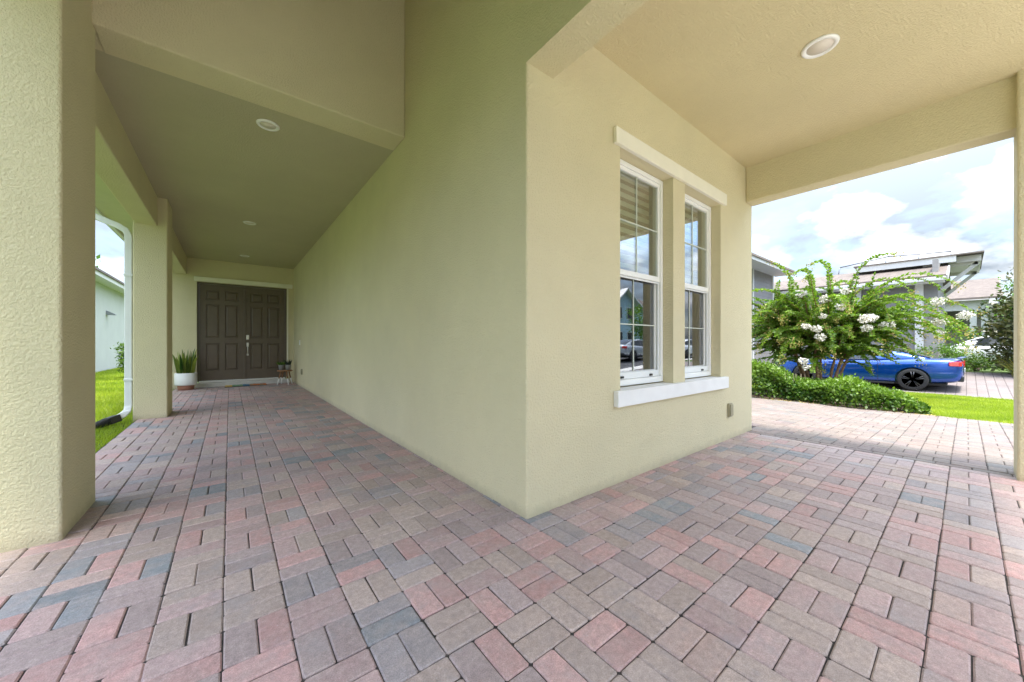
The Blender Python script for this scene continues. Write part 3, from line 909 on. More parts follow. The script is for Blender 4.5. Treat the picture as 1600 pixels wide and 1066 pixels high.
def door_leaf(x0, x1, active):
    z0, z1 = 0.14, DZ1 - 0.04
    wd = x1 - x0; st = 0.125; mid = 0.10
    pw = (wd - 2 * st - mid) / 2
    rows = [(z0 + 0.25, z0 + 0.94), (z0 + 1.08, z0 + 1.92), (z0 + 2.03, z0 + 2.27)]
    y0, y1 = YD + .004, YD + .048
    m = MB()
    cols = [(x0 + st, x0 + st + pw), (x1 - st - pw, x1 - st)]
    m.box(x0, x0 + st, y0, y1, z0, z1); m.box(x1 - st, x1, y0, y1, z0, z1)
    m.box(cols[0][1], cols[1][0], y0, y1, z0, z1)
    for c in cols:
        zz = z0
        for a, b in rows:
            m.box(c[0], c[1], y0, y1, zz, a); zz = b
        m.box(c[0], c[1], y0, y1, zz, z1)
    leaf = m.build('door', M['door'], HOUSE)
    for c in cols:
        for a, b in rows:
            p = MB(); e1 = 0.026; e2 = 0.05
            def ring(ix, yy): return [(c[0] + ix, yy, a + ix), (c[1] - ix, yy, a + ix), (c[1] - ix, yy, b - ix), (c[0] + ix, yy, b - ix)]
            vs = ring(0, y0 + .002) + ring(0.012, y0 + .019) + ring(e1, y0 + .019) + ring(e2, y0 + .004)
            fs = [(k * 4 + i, k * 4 + (i + 1) % 4, k * 4 + 4 + (i + 1) % 4, k * 4 + 4 + i) for k in range(3) for i in range(4)] + [(12, 13, 14, 15)]
            p.add(vs, fs); o = p.build('panel', M['door'], leaf)
    if active:
        xh = x0 + 0.065
        h = MB().box(xh - .029, xh + .029, y0 - .028, y0 - .0005, 1.18, 1.30)
        h.lathe([(0.024, -0.012), (0.024, 0.0)], (xh, y0 - .028, 1.22), 16, axis='y')
        h.build('lock', M['steel'], leaf, 0.006)
        h = MB().box(xh - .023, xh + .023, y0 - .014, y0 - .0005, 0.99, 1.10)
        h.box(xh - .02, xh + .02, y0 - .012, y0 - .0005, 0.76, 0.81)
        h.tube([(xh, y0 - .01, 1.0), (xh, y0 - .05, 0.99), (xh, y0 - .062, 0.93), (xh, y0 - .055, 0.84), (xh, y0 - .01, 0.785)], 0.011, 10)
        h.lathe([(0.026, -0.02), (0.026, 0.0)], (xh, y0 - .014, 1.06), 16, axis='y')
        h.build('handle', M['steel'], leaf, 0.004)
    else:
        MB().box(x1 - .012, x1 + .030, y0 - .022, y0 - .0005, z0, z1 - .003).build('astragal', M['door'], leaf, 0.004)
    return leaf
door_leaf(DX0 + .038, 0.303, False)
door_leaf(0.307, DX1 - .038, True)

# fittings on the walls and ceilings
def ceiling_light(x, y, label, r=0.095):
    t = empty('ceiling_light', (x, y, ZC), 0, label, 'ceiling light', 'recessed lights in the porch ceilings')
    MB().lathe([(r - 0.03, -0.006), (r - 0.024, -0.014), (r - 0.008, -0.014), (r, -0.006), (r, -0.0005)], n=32).build('trim_ring', M['vinyl'], t)
    MB().lathe([(0.001, -0.007), (r - 0.031, -0.007), (r - 0.031, -0.001)], n=32).build('lens', M['lens'], t)
ceiling_light(3.275, 0.641, 'round recessed ceiling light above the right-hand porch by the two windows', 0.105)
ceiling_light(0.289, 4.148, 'round recessed ceiling light nearest the header at the corridor mouth')
ceiling_light(0.27, 7.679, 'middle one of the three round ceiling lights along the corridor')
ceiling_light(0.279, 10.6, 'farthest round ceiling light, right above the brown double door')
t = empty('doorbell', (XW, 10.43, 1.1), 0, 'small white doorbell on the corridor wall beside the front door', 'doorbell')
MB().box(-0.02, -.0005, -0.035, 0.035, -0.065, 0.065).build('plate', M['vinyl'], t, 0.004)
MB().lathe([(0.016, -0.026), (0.016, -0.02)], n=14, axis='x').build('button', M['steel'], t)
def outlet(loc, rz, label, mat, h=0.07):
    t = empty('outlet_cover', loc, rz, label, 'outlet cover', 'weatherproof outlet covers')
    MB().box(-0.045, 0.045, -0.022, -.0005, -h, h).build('cover', mat, t, 0.005)
    MB().box(-0.036, 0.036, -0.034, -0.0225, -h + .012, h - .012).build('flap', mat, t, 0.006)
M['outlet'] = simple('tan_outlet_plastic', (0.33, 0.30, 0.19), 0.5, var=0.03)
outlet((XW, 10.1, 0.38), -math.pi / 2, 'narrow outlet cover low on the corridor wall near the door', M['outlet'])
outlet((4.355, YW, 0.325), 0, 'tan outlet cover low on the window wall beside the driveway', M['outlet'], 0.075)

# ------------------------------------------------------------------ things by the door
def blades(n, r, hmin, hmax, wid, seed, lean=0.22):
    rg = random.Random(seed); P = []; T = []
    for i in range(n):
        a = rg.uniform(0, 6.283); q = r * math.sqrt(rg.random())
        x, y = q * math.cos(a), q * math.sin(a)
        h = rg.uniform(hmin, hmax); b = rg.uniform(0, 6.283)
        s = np.array([math.cos(b), math.sin(b), 0]) * wid * rg.uniform(.7, 1.2) / 2
        ln = np.array([math.cos(a), math.sin(a), 0]) * lean * h * (q / max(r, 1e-3)) * rg.uniform(0.4, 1.2)
        tn = rg.random()
        prev = None
        for k, (f, wk) in enumerate(((0, .55), (.3, 1.), (.65, .9), (.88, .5), (1.0, .03))):
            c = np.array([x, y, 0]) + ln * f * f + np.array([0, 0, h * f])
            cur = (c - s * wk, c + s * wk)
            if prev is not None:
                P.append([prev[0], prev[1], cur[1], cur[0]]); T.append(tn + rg.uniform(-.12, .12))
            prev = cur
    return np.array(P), np.array(T)

t = empty('potted_snake_plant', (-0.80, 11.22, 0), 0, 'snake plant in a white pot on a terracotta base left of the door', 'potted plant')
MB().lathe([(0.001, 0.02), (0.12, 0.02), (0.125, 0.0), (0.14, 0.0), (0.15, 0.10), (0.15, 0.105)]).build('base', M['terracotta'], t)
MB().lathe([(0.155, 0.105), (0.195, 0.115), (0.2, 0.135), (0.2, 0.385), (0.19, 0.392), (0.18, 0.385), (0.18, 0.35), (0.001, 0.35)], n=32).build('pot', M['potwhite'], t)
P, T = blades(52, 0.16, 0.32, 0.64, 0.058, 3)
P[:, :, 2] += 0.33
quads_obj('leaf_clump', P, M['snake'], T, t)

t = empty('stool', (1.14, 11.12, 0), 0, 'low wooden stool with white-dipped legs in the corner by the door', 'stool')
MB().lathe([(0.001, 0.345), (0.165, 0.345), (0.175, 0.352), (0.175, 0.372), (0.165, 0.38), (0.001, 0.38)], n=28).build('seat', M['wood'], t)
for k in range(4):
    a = R(20 + 90 * k); ca, sa = math.cos(a), math.sin(a)
    p0 = Vector((ca * .10, sa * .10, .345)); p1 = Vector((ca * .185, sa * .185, 0))
    pm = p0.lerp(p1, 0.52)
    lg = MB().tube([p0, pm], [0.017, 0.0155], 10).build('leg', M['wood'], t)
    MB().tube([pm, p1], [0.016, 0.014], 10).build('painted_foot', M['whitepaint'], lg)
def small_pot(x, y, label, mat, seed, n, hm, lean):
    t = empty('small_potted_plant', (x, y, 0.3805), 0, label, 'potted plant', 'small pots on the stool')
    MB().lathe([(0.05, 0.0), (0.068, 0.13), (0.071, 0.135), (0.064, 0.135), (0.062, 0.115), (0.001, 0.115)], n=20).build('pot', M['potgrey'], t)
    P, T = blades(n, 0.05, hm * .5, hm, 0.03, seed, lean)
    P[:, :, 2] += 0.11
    quads_obj('leaf_clump', P, mat, T, t)
small_pot(1.065, 11.14, 'light green trailing plant in the left grey pot on the stool', M['brightleaf'], 5, 40, 0.13, 1.2)
small_pot(1.215, 11.09, 'dark spiky succulent in the right grey pot on the stool', M['succulent'], 6, 34, 0.17, 0.8)

t = empty('doormat', (0.33, 11.36, 0), 0, 'multicoloured striped doormat in front of the double door', 'doormat')
MB().box(-0.43, 0.43, -0.16, 0.16, 0.001, 0.012).build('backing', M['black'], t)
sq = ['mat_yellow', 'mat_yellow', 'mat_green', 'mat_green', 'mat_green', 'mat_blue', 'mat_blue', 'mat_tan', 'mat_orange', 'mat_orange', 'mat_tan', 'mat_orange']
for k, c in enumerate(sq):
    x = -0.42 + k * 0.07
    MB().box(x + .001, x + .069, -0.155, 0.155, 0.0125, 0.026 + 0.002 * (k % 3)).build('stripe', M[c], t, 0.004)

# ------------------------------------------------------------------ vegetation
def blob_shrub(name, loc, rad, n, mat, label, cat, lsize=0.06, group=None, trunk=None, seed=1, tone=None, shell=0.55, bark='bark_dark'):
    """irregular crown: leaf clumps scattered through noisy ellipsoid volume"""
    rg = np.random.default_rng(seed)
    t = empty(name, loc, 0, label, cat, group)
    rad = np.array(rad, float)
    nc = max(18, n // 55)
    dirs = norm(rg.normal(size=(nc, 3)))
    rr = shell + (1 - shell) * rg.random((nc, 1)) ** 0.6
    nz = np.array([mnoise.noise(Vector((d[0] * 1.7 + seed, d[1] * 1.7, d[2] * 1.7))) for d in dirs]).reshape(-1, 1)
    cc = dirs * rr * (1 + 0.35 * nz) * rad
    keep = cc[:, 2] > -rad[2] * 0.92
    cc = cc[keep]; dirs = dirs[keep]
    k = rg.integers(0, len(cc), n)
    sp = rad.mean() * 0.17
    C = cc[k] + rg.normal(size=(n, 3)) * sp * np.array([1, 1, .8])
    D = norm(dirs[k] * 0.7 + rg.normal(size=(n, 3)) * 0.8 + np.array([0, 0, 0.15]))
    Nn = norm(rg.normal(size=(n, 3)) + np.array([0, 0, 1.1]))
    ln = lsize * rg.uniform(.7, 1.35, n)
    P = leaves(C, D, Nn, ln, ln * rg.uniform(.42, .6, n))
    ct = rg.random(len(cc))
    T = 0.55 * ct[k] + 0.5 * rg.random(n)
    P[:, :, 2] += trunk if trunk else rad[2]
    P[:, :, 2] = np.maximum(P[:, :, 2], 0.005)
    quads_obj('crown', P, mat, T, t)
    m = MB()
    zc = trunk if trunk else rad[2]
    for q in range(5):
        a = rg.uniform(0, 6.28); d = cc[rg.integers(0, len(cc))] * 0.7
        top = Vector((d[0], d[1], d[2] + zc))
        m.tube([(0.04 * math.cos(a), 0.04 * math.sin(a), -0.05), (d[0] * .2, d[1] * .2, max(0.1, top.z * .45)), top], [0.035 * rad.mean() + .01, 0.025 * rad.mean() + .006, 0.006], 7)
    m.build('trunk', M[bark], t)
    return t

# crape myrtle with arching branches
def crape_myrtle(loc):
    rg = np.random.default_rng(21)
    t = empty('crape_myrtle', loc, 0, 'wide crape myrtle with white blossom clusters behind the low hedge', 'tree')
    trunk = MB(); limb = MB()
    LC, LD, LN, LL, LT = [], [], [], [], []
    tips = []
    RV = Vector((VY, -VX, 0)); FV = Vector((VX, VY, 0))
    def arch(p0, d0, length, droop, n=16, r0=0.012, leafy=0.2, tone=0.4):
        p = Vector(p0); d = Vector(d0).normalized(); pts = [p.copy()]
        st = length / n
        for i in range(n):
            d = (d + Vector((rg.normal() * .06, rg.normal() * .06, -droop * (i / n) + rg.normal() * .03))).normalized()
            p = p + d * st
            pts.append(p.copy())
        limb.tube(pts, [r0 * (1 - .85 * i / n) for i in range(n + 1)], 5, cap=False)
        for i in range(int(n * leafy), n + 1):
            a = pts[min(i, n)]; dd = (pts[min(i + 1, n)] - pts[max(i - 1, 0)]).normalized()
            side = dd.cross(Vector((0, 0, 1)))
            side = side.normalized() if side.length > .05 else Vector((1, 0, 0))
            reps = 4
            for k in range(reps):
                off = a + dd * st * (k / reps)
                for s in (-1, 1):
                    e = (side * s + dd * .45 + Vector((rg.normal() * .35, rg.normal() * .35, rg.normal() * .35 + .12))).normalized()
                    LC.append(off); LD.append(e)
                    LN.append(Vector((rg.normal(), rg.normal(), .55 + rg.normal() * .5)))
                    LL.append(rg.uniform(.06, .098) * (1.0 if i < n - 2 else .75))
                    LT.append(tone + rg.uniform(-.22, .3))
        tips.append((pts[-1], d))
        return pts
    stems = []
    for k in range(11):
        u = -1 + 2 * k / 10 + rg.normal() * .06
        v = rg.uniform(-.5, .5)
        b = RV * (u * .34 - .12) + FV * (v * .18)
        top_h = 1.85 + rg.uniform(-.2, .35)
        e = RV * (u * 1.35 + .05) + FV * (v * .9) + Vector((0, 0, top_h))
        mid = b.lerp(e, .5) + Vector((rg.normal() * .05, rg.normal() * .05, .22))
        q = b.lerp(mid, .5) + Vector((0, 0, .08))
        trunk.tube([b - Vector((0, 0, .08)), q, mid, e], [.036, .029, .024, .016], 8)
        stems.append((b, q, mid, e, u, v))
    for (b, q, mid, e, u, v) in stems:
        for k in range(38):
            f = rg.uniform(.15, 1.0)
            st = (mid.lerp(e, f) if k % 5 else q.lerp(mid, .3 + .7 * f))
            a = rg.uniform(-1, 1) + .8 * u
            w = rg.uniform(-1, 1) + .5 * v
            up = rg.uniform(.25, 1.1) if k % 4 else rg.uniform(.0, .4)
            dvec = RV * a + FV * w + Vector((0, 0, up))
            ln = rg.uniform(.7, 1.35)
            arch(st, dvec, ln, .15, 14, .009, .12, .28 + .3 * rg.random())
    # the long shoots that stand clear of the crown
    long = [(-.85, -.2, 1.2, 1.7, .3), (-.6, -.2, 1.2, 1.6, .26), (-.45, -.4, 1.2, 1.5, .3), (.2, -.4, 1.2, 1.6, .34), (-.25, -.4, 1.1, 1.5, .36), (.5, -.3, 1.25, 2.5, .24), (.3, -.2, 1.2, 2.0, .3), (.75, -.3, 1.0, 2.4, .30),
            (1.0, -.35, .62, 2.5, .20), (1.1, -.3, .42, 2.7, .14), (1.1, -.15, .30, 2.6, .12), (1.1, -.3, .2, 2.3, .13), (1.05, .1, .5, 2.4, .2), (1.0, -.45, .05, 1.9, .14), (.9, -.5, -.2, 1.7, .12), (-.9, -.3, .6, 1.7, .25), (-1.0, 0, .4, 1.6, .25), (1.05, -.3, .75, 2.4, .3), (.9, -.2, .9, 2.2, .3),
            (-.5, -.3, 1.1, 2.3, .24), (-.9, -.3, .95, 2.1, .22), (-.15, -.35, 1.1, 2.2, .28), (.55, -.35, 1.1, 2.4, .27), (.15, -.4, 1.12, 2.1, .30), (-.8, -.3, 1.1, 1.9, .25), (-.95, -.2, .8, 1.8, .24), (-1.05, -.3, .2, 1.6, .2), (-1.0, -.4, -.05, 1.4, .2), (.2, -.7, .9, 1.6, .3), (-.4, -.7, .9, 1.6, .3), (.6, -.7, .6, 1.7, .26), (.8, -.6, .3, 1.9, .2), (-.7, .2, 1.15, 1.6, .3), (.25, .2, 1.2, 1.5, .3)]
    for (a, w, up, ln, dr) in long:
        st = RV * (a * .55) + FV * (w * .4) + Vector((0, 0, 1.65 + .12 * max(up, 0)))
        arch(st, RV * a + FV * w + Vector((0, 0, up)), ln, dr * (.95 if up > 1.15 else .6), 26, .013, .06, .6)
    trunk.build('trunk', M['bark'], t)
    limb.build('limb', M['bark'], t)
    n = len(LC)
    C = np.array([tuple(c) for c in LC]); D = np.array([tuple(c) for c in LD]); Nn = np.array([tuple(c) for c in LN]); ln = np.array(LL)
    quads_obj('crown', leaves(C, D, Nn, ln, ln * .60), M['myrtle'], np.array(LT), t)
    # blossom clusters (u to the right, f towards the viewer, height, size)
    fl = [(-.63, .7, 2.40, .16), (-1.05, .5, 2.55, .15), (-.20, .75, 2.57, .12), (-.46, .9, 2.18, .12), (-.05, 1.05, 1.90, .16), (.12, 1.0, 1.92, .16), (0, 1.05, 1.70, .13), (.5, 1.0, 1.74, .18), (-.98, .85, 1.69, .14), (-.93, .9, 1.49, .13), (-1.15, .75, 1.74, .11), (-1.20, .75, .93, .12), (-1.17, .8, .78, .10),
          (1.95, .75, 2.33, .16), (1.98, .75, 1.86, .19), (2.0, .75, 1.60, .11), (2.85, .55, 2.02, .18), (-.8, .8, 1.98, .09)]
    for (u, f, z, s) in fl:
        s *= .82
        k = int(230 * (s / .15) ** 2)
        c = RV * u - FV * f
        dr_ = norm(rg.normal(size=(k, 3)))
        lob = np.array([1 + .45 * mnoise.noise(Vector((q[0] * 2.2 + u * 3, q[1] * 2.2, q[2] * 2.2 + z))) for q in dr_])[:, None]
        C = dr_ * lob * (.45 + .55 * rg.random((k, 1)) ** .5) * np.array([s * .85, s * .85, s * .62]) + np.array([c.x, c.y, z])
        D = norm(dr_ * .5 + rg.normal(size=(k, 3)) * .7); Nn = norm(dr_ + rg.normal(size=(k, 3)) * .7)
        ln = rg.uniform(.03, .05, k)
        quads_obj('flower_cluster', leaves(C, D, Nn, ln, ln * 1.0), M['petal'], rg.random(k), t)
    # greenish-gold seed heads at the shoot tips
    sel = tips[-34:] + [tips[i] for i in range(0, len(tips) - 34, 4)]
    CC = []
    for p, d in sel:
        k = 34
        ax = np.array(tuple(d)); s = rg.random((k, 1)) * .2
        CC.append(np.array(tuple(p)) + ax * s + rg.normal(size=(k, 3)) * .045)
    C = np.concatenate(CC); k = len(C)
    ln = rg.uniform(.025, .045, k)
    quads_obj('seed_head', leaves(C, norm(rg.normal(size=(k, 3))), norm(rg.normal(size=(k, 3))), ln, ln * .8), M['bud'], rg.random(k), t)
    return t
CMX, CMY = 12.0, 2.22
crape_myrtle((CMX, CMY, ground_z(CMX) - 0.02))

# clipped hedge: leaf mass inside a rounded box volume following an outline
def hedge(name, path, width, hgt, dens, label, seed, lsize=.045, tone=.3, group=None):
    rg = np.random.default_rng(seed)
    p0 = path[0]
    t = empty(name, (p0[0], p0[1], ground_z(p0[0])), 0, label, 'hedge', group)
    P = []; T = []; st = MB()
    for i in range(len(path) - 1):
        a = np.array(path[i][:2]); b = np.array(path[i + 1][:2]); h0, h1 = path[i][2] * hgt, path[i + 1][2] * hgt
        w0, w1 = path[i][3] * width, path[i + 1][3] * width
        ln_ = np.linalg.norm(b - a); n = int(dens * ln_)
        s = rg.random(n); c = a + (b - a) * s[:, None]
        d = (b - a) / ln_; nr = np.array([-d[1], d[0]])
        h = h0 + (h1 - h0) * s; w_ = w0 + (w1 - w0) * s
        ang = rg.uniform(0, math.pi, n); q = 0.72 + .28 * rg.random(n) ** .5
        nzv = np.array([mnoise.noise(Vector((c[k][0] * 2.3, c[k][1] * 2.3, ang[k] * 1.3 + seed))) for k in range(n)])
        q = q * (1 + .34 * nzv) + rg.normal(size=n) * .05
        ex = np.sign(np.cos(ang)) * np.abs(np.cos(ang)) ** .55; ez = np.sin(ang) ** .55
        off = ex * w_ / 2 * q
        x = c[:, 0] + nr[0] * off; y = c[:, 1] + nr[1] * off
        z = np.interp(x, [5, 17], [0, -.42]) + ez * h * q
        C = np.stack([x, y, z], 1)
        O = np.stack([nr[0] * ex, nr[1] * ex, ez], 1)
        D = norm(O * .6 + rg.normal(size=(n, 3)) * .7)
        Nn = norm(O + rg.normal(size=(n, 3)) * .6)
        l = lsize * 1.3 * rg.uniform(.6, 1.35, n)
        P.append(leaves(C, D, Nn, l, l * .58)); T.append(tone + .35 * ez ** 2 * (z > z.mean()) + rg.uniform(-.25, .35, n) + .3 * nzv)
        for k in range(int(ln_ * 22)):
            u = rg.random(); e = a + (b - a) * u + nr * rg.uniform(-.3, .3) * w0
            zg = ground_z(e[0])
            st.tube([(e[0], e[1], zg - .03), (e[0] + rg.normal() * .04, e[1] + rg.normal() * .04, zg + h0 * .8)], [.008, .004], 5)
    P = np.concatenate(P); T = np.concatenate(T)
    org = np.array(t.location)
    quads_obj('foliage', P - org, M['hedgeleaf'], T, t)
    for k in range(len(st.v)): st.v[k] = tuple(np.array(st.v[k]) - org)
    tag(st.build('stems', M['bark_dark'], t), kind='stuff')
    return t
hedge('hedge', [(10.1, 5.4, 1, 1), (10.0, 3.6, 1, 1), (9.95, 2.75, .95, 1), (9.9, 2.2, .62, .9)], 1.25, .74, 6800, 'taller dark green hedge against the end of the cream house wall', 4)
hedge('hedge', [(9.85, 2.35, .8, .9), (9.8, 1.7, .95, 1), (9.75, 1.2, .85, 1), (9.75, .75, .55, .8), (9.8, .45, .25, .5)], 1.05, .50, 7200, 'low spreading hedge in front of the crape myrtle along the driveway', 5)
hedge('hedge', [(11.3, 3.3, .7, 1), (11.2, 1.9, .75, 1), (11.2, 1.1, .5, .8)], 1.0, .5, 6500, 'low green shrub row at the foot of the crape myrtle trunks', 6)

# grass
def grass(name, n, fx, fy, hmin, hmax, wd, mat, seed, zf, dens_near=None):
    rg = np.random.default_rng(seed)
    x = fx(rg, n); y = fy(rg, n, x)
    a = rg.uniform(0, 6.283, n)
    h = rg.uniform(hmin, hmax, n)
    z = zf(x)
    S = np.stack([np.cos(a), np.sin(a), np.zeros(n)], 1) * (wd * rg.uniform(.6, 1.3, n))[:, None]
    B = np.stack([x, y, z], 1)
    lean = rg.normal(size=(n, 2)) * .45
    T_ = B + np.stack([lean[:, 0] * h, lean[:, 1] * h, h], 1)
    P = np.stack([B - S, B + S, T_], 1)
    pn = np.array([mnoise.noise(Vector((x[i] * 1.1, y[i] * 1.1, 0))) for i in range(n)])
    o = quads_obj(name, P, mat, .45 + .55 * pn + rg.uniform(-.3, .3, n))
    return tag(o, {'left': 'bright green lawn between the porch and the neighbour wall'}.get(name), None, None, 'stuff')
zl = lambda x: np.full_like(x, -0.05)
zr = lambda x: np.interp(x, [5, 17, 23], [0, -.42, .02]) - .05
grass('lawn', 60000, lambda r, n: -1.04 - 3.0 * r.random(n), lambda r, n, x: 4.0 + 9.0 * r.random(n) ** 1.3, .05, .095, .0045, M['grass'], 1, zl)
grass('lawn', 50000, lambda r, n: -1.3 - 2.7 * r.random(n), lambda r, n, x: 12 + 16 * r.random(n) ** 1.2, .06, .10, .009, M['grass'], 2, zl)
grass('lawn', 75000, lambda r, n: 9.27 + 6.7 * r.random(n), lambda r, n, x: -2.0 + (2.35 + .35 * np.sin(x * 1.3)) * r.random(n) + np.clip((x - 11) * .55, 0, 2.0) * r.random(n), .05, .10, .007, M['grass'], 3, zr)
grass('lawn', 30000, lambda r, n: 12.0 + 4.0 * r.random(n), lambda r, n, x: 0 + 5.0 * r.random(n), .05, .09, .009, M['grass'], 8, zr)
grass('lawn', 40000, lambda r, n: -6 + 60 * r.random(n), lambda r, n, x: -22 + 7 * r.random(n), .06, .12, .02, M['grass'], 9, zr)
# weeds and fallen leaf litter along the bed edge
rg = np.random.default_rng(5)
n = 1500
x = 9.27 + .32 * rg.random(n) ** 2; y = .3 + 2.5 * rg.random(n)
C = np.stack([x, y, zr(x) + .03 + .02 * rg.random(n)], 1)
tag(quads_obj('leaf_litter', leaves(C, norm(rg.normal(size=(n, 3)) * np.array([1, 1, .2])), np.tile([0, 0, 1.0], (n, 1)), np.full(n, .045), np.full(n, .03)), M['bud'], rg.random(n)), None, None, None, 'stuff')

# shrubs and trees to the right and left
blob_shrub('magnolia', (22.3, -1.75, ground_z(22.3)), (1.22, 1.15, 1.8), 8500, M['magnolia'], 'dark magnolia shrub with bronze leaf undersides at the right edge by the porch column', 'shrub', .14, seed=3, trunk=1.7)
blob_shrub('leafy_tree', (31.0, -2.5, 0), (1.6, 1.4, 1.5), 2600, M['brightleaf'], 'bright green tree behind the magnolia beside the white portico', 'tree', .18, seed=8, trunk=2.9)
blob_shrub('round_shrub', (20.8, .62, ground_z(20.8)), (.65, .6, .6), 1700, M['brightleaf'], 'rounded light green shrub beside the white parked car', 'shrub', .08, seed=9)
blob_shrub('dark_shrub', (31.0, .55, 0), (1.6, 1.5, 1.15), 1900, M['hedgeleaf'], 'dark green shrub under the white portico beam', 'shrub', .15, seed=10)
blob_shrub('ground_cover', (23.6, -.25, 0.0), (.85, 1.3, .32), 2400, M['hedgeleaf'], 'low dark ground cover at the far end of the neighbour driveway', 'shrub', .09, seed=12)
blob_shrub('side_shrub', (-2.44, 16.6, -0.03), (.30, .36, .60), 4200, M['hedgeleaf'], 'small clipped shrub on the left lawn beyond the downspout', 'shrub', .06, seed=13)
blob_shrub('distant_tree', (-13, 52, 0), (3.0, 3.0, 3.0), 1500, M['brightleaf'], 'distant tree top showing over the pale neighbour wall', 'tree', .45, seed=14, trunk=7.3)
t = empty('grass_clump', (21.6, -1.35, ground_z(21.6)), 0, 'yellow ornamental grass clump at the foot of the magnolia', 'plant')
P, T = blades(170, .35, .35, .75, .02, 8, .9)
quads_obj('blades', P, M['yellowgrass'], T, t)

# ------------------------------------------------------------------ cars
def loft(stations, mirror=True):
    """stations: list of (y, [(x,z),...]) half sections from sill to centre line"""
    v = []; f = []
    k = len(stations[0][1])
    row = 2 * k - 1
    for y, sec in stations:
        full = [(-x, y, z) for x, z in sec] + [(x, y, z) for x, z in sec[::-1][1:]]
        v += full
    for j in range(len(stations) - 1):
        for i in range(row):
            k2 = (i + 1) % row
            f.append((j * row + i, j * row + k2, (j + 1) * row + k2, (j + 1) * row + i))
    n = len(stations)
    f.append(tuple(range(row - 1, -1, -1)))
    f.append(tuple((n - 1) * row + i for i in range(row)))
    return v, f

def evaluated(o):
    dg = bpy.context.evaluated_depsgraph_get()
    me = bpy.data.meshes.new_from_object(o.evaluated_get(dg))
    return me

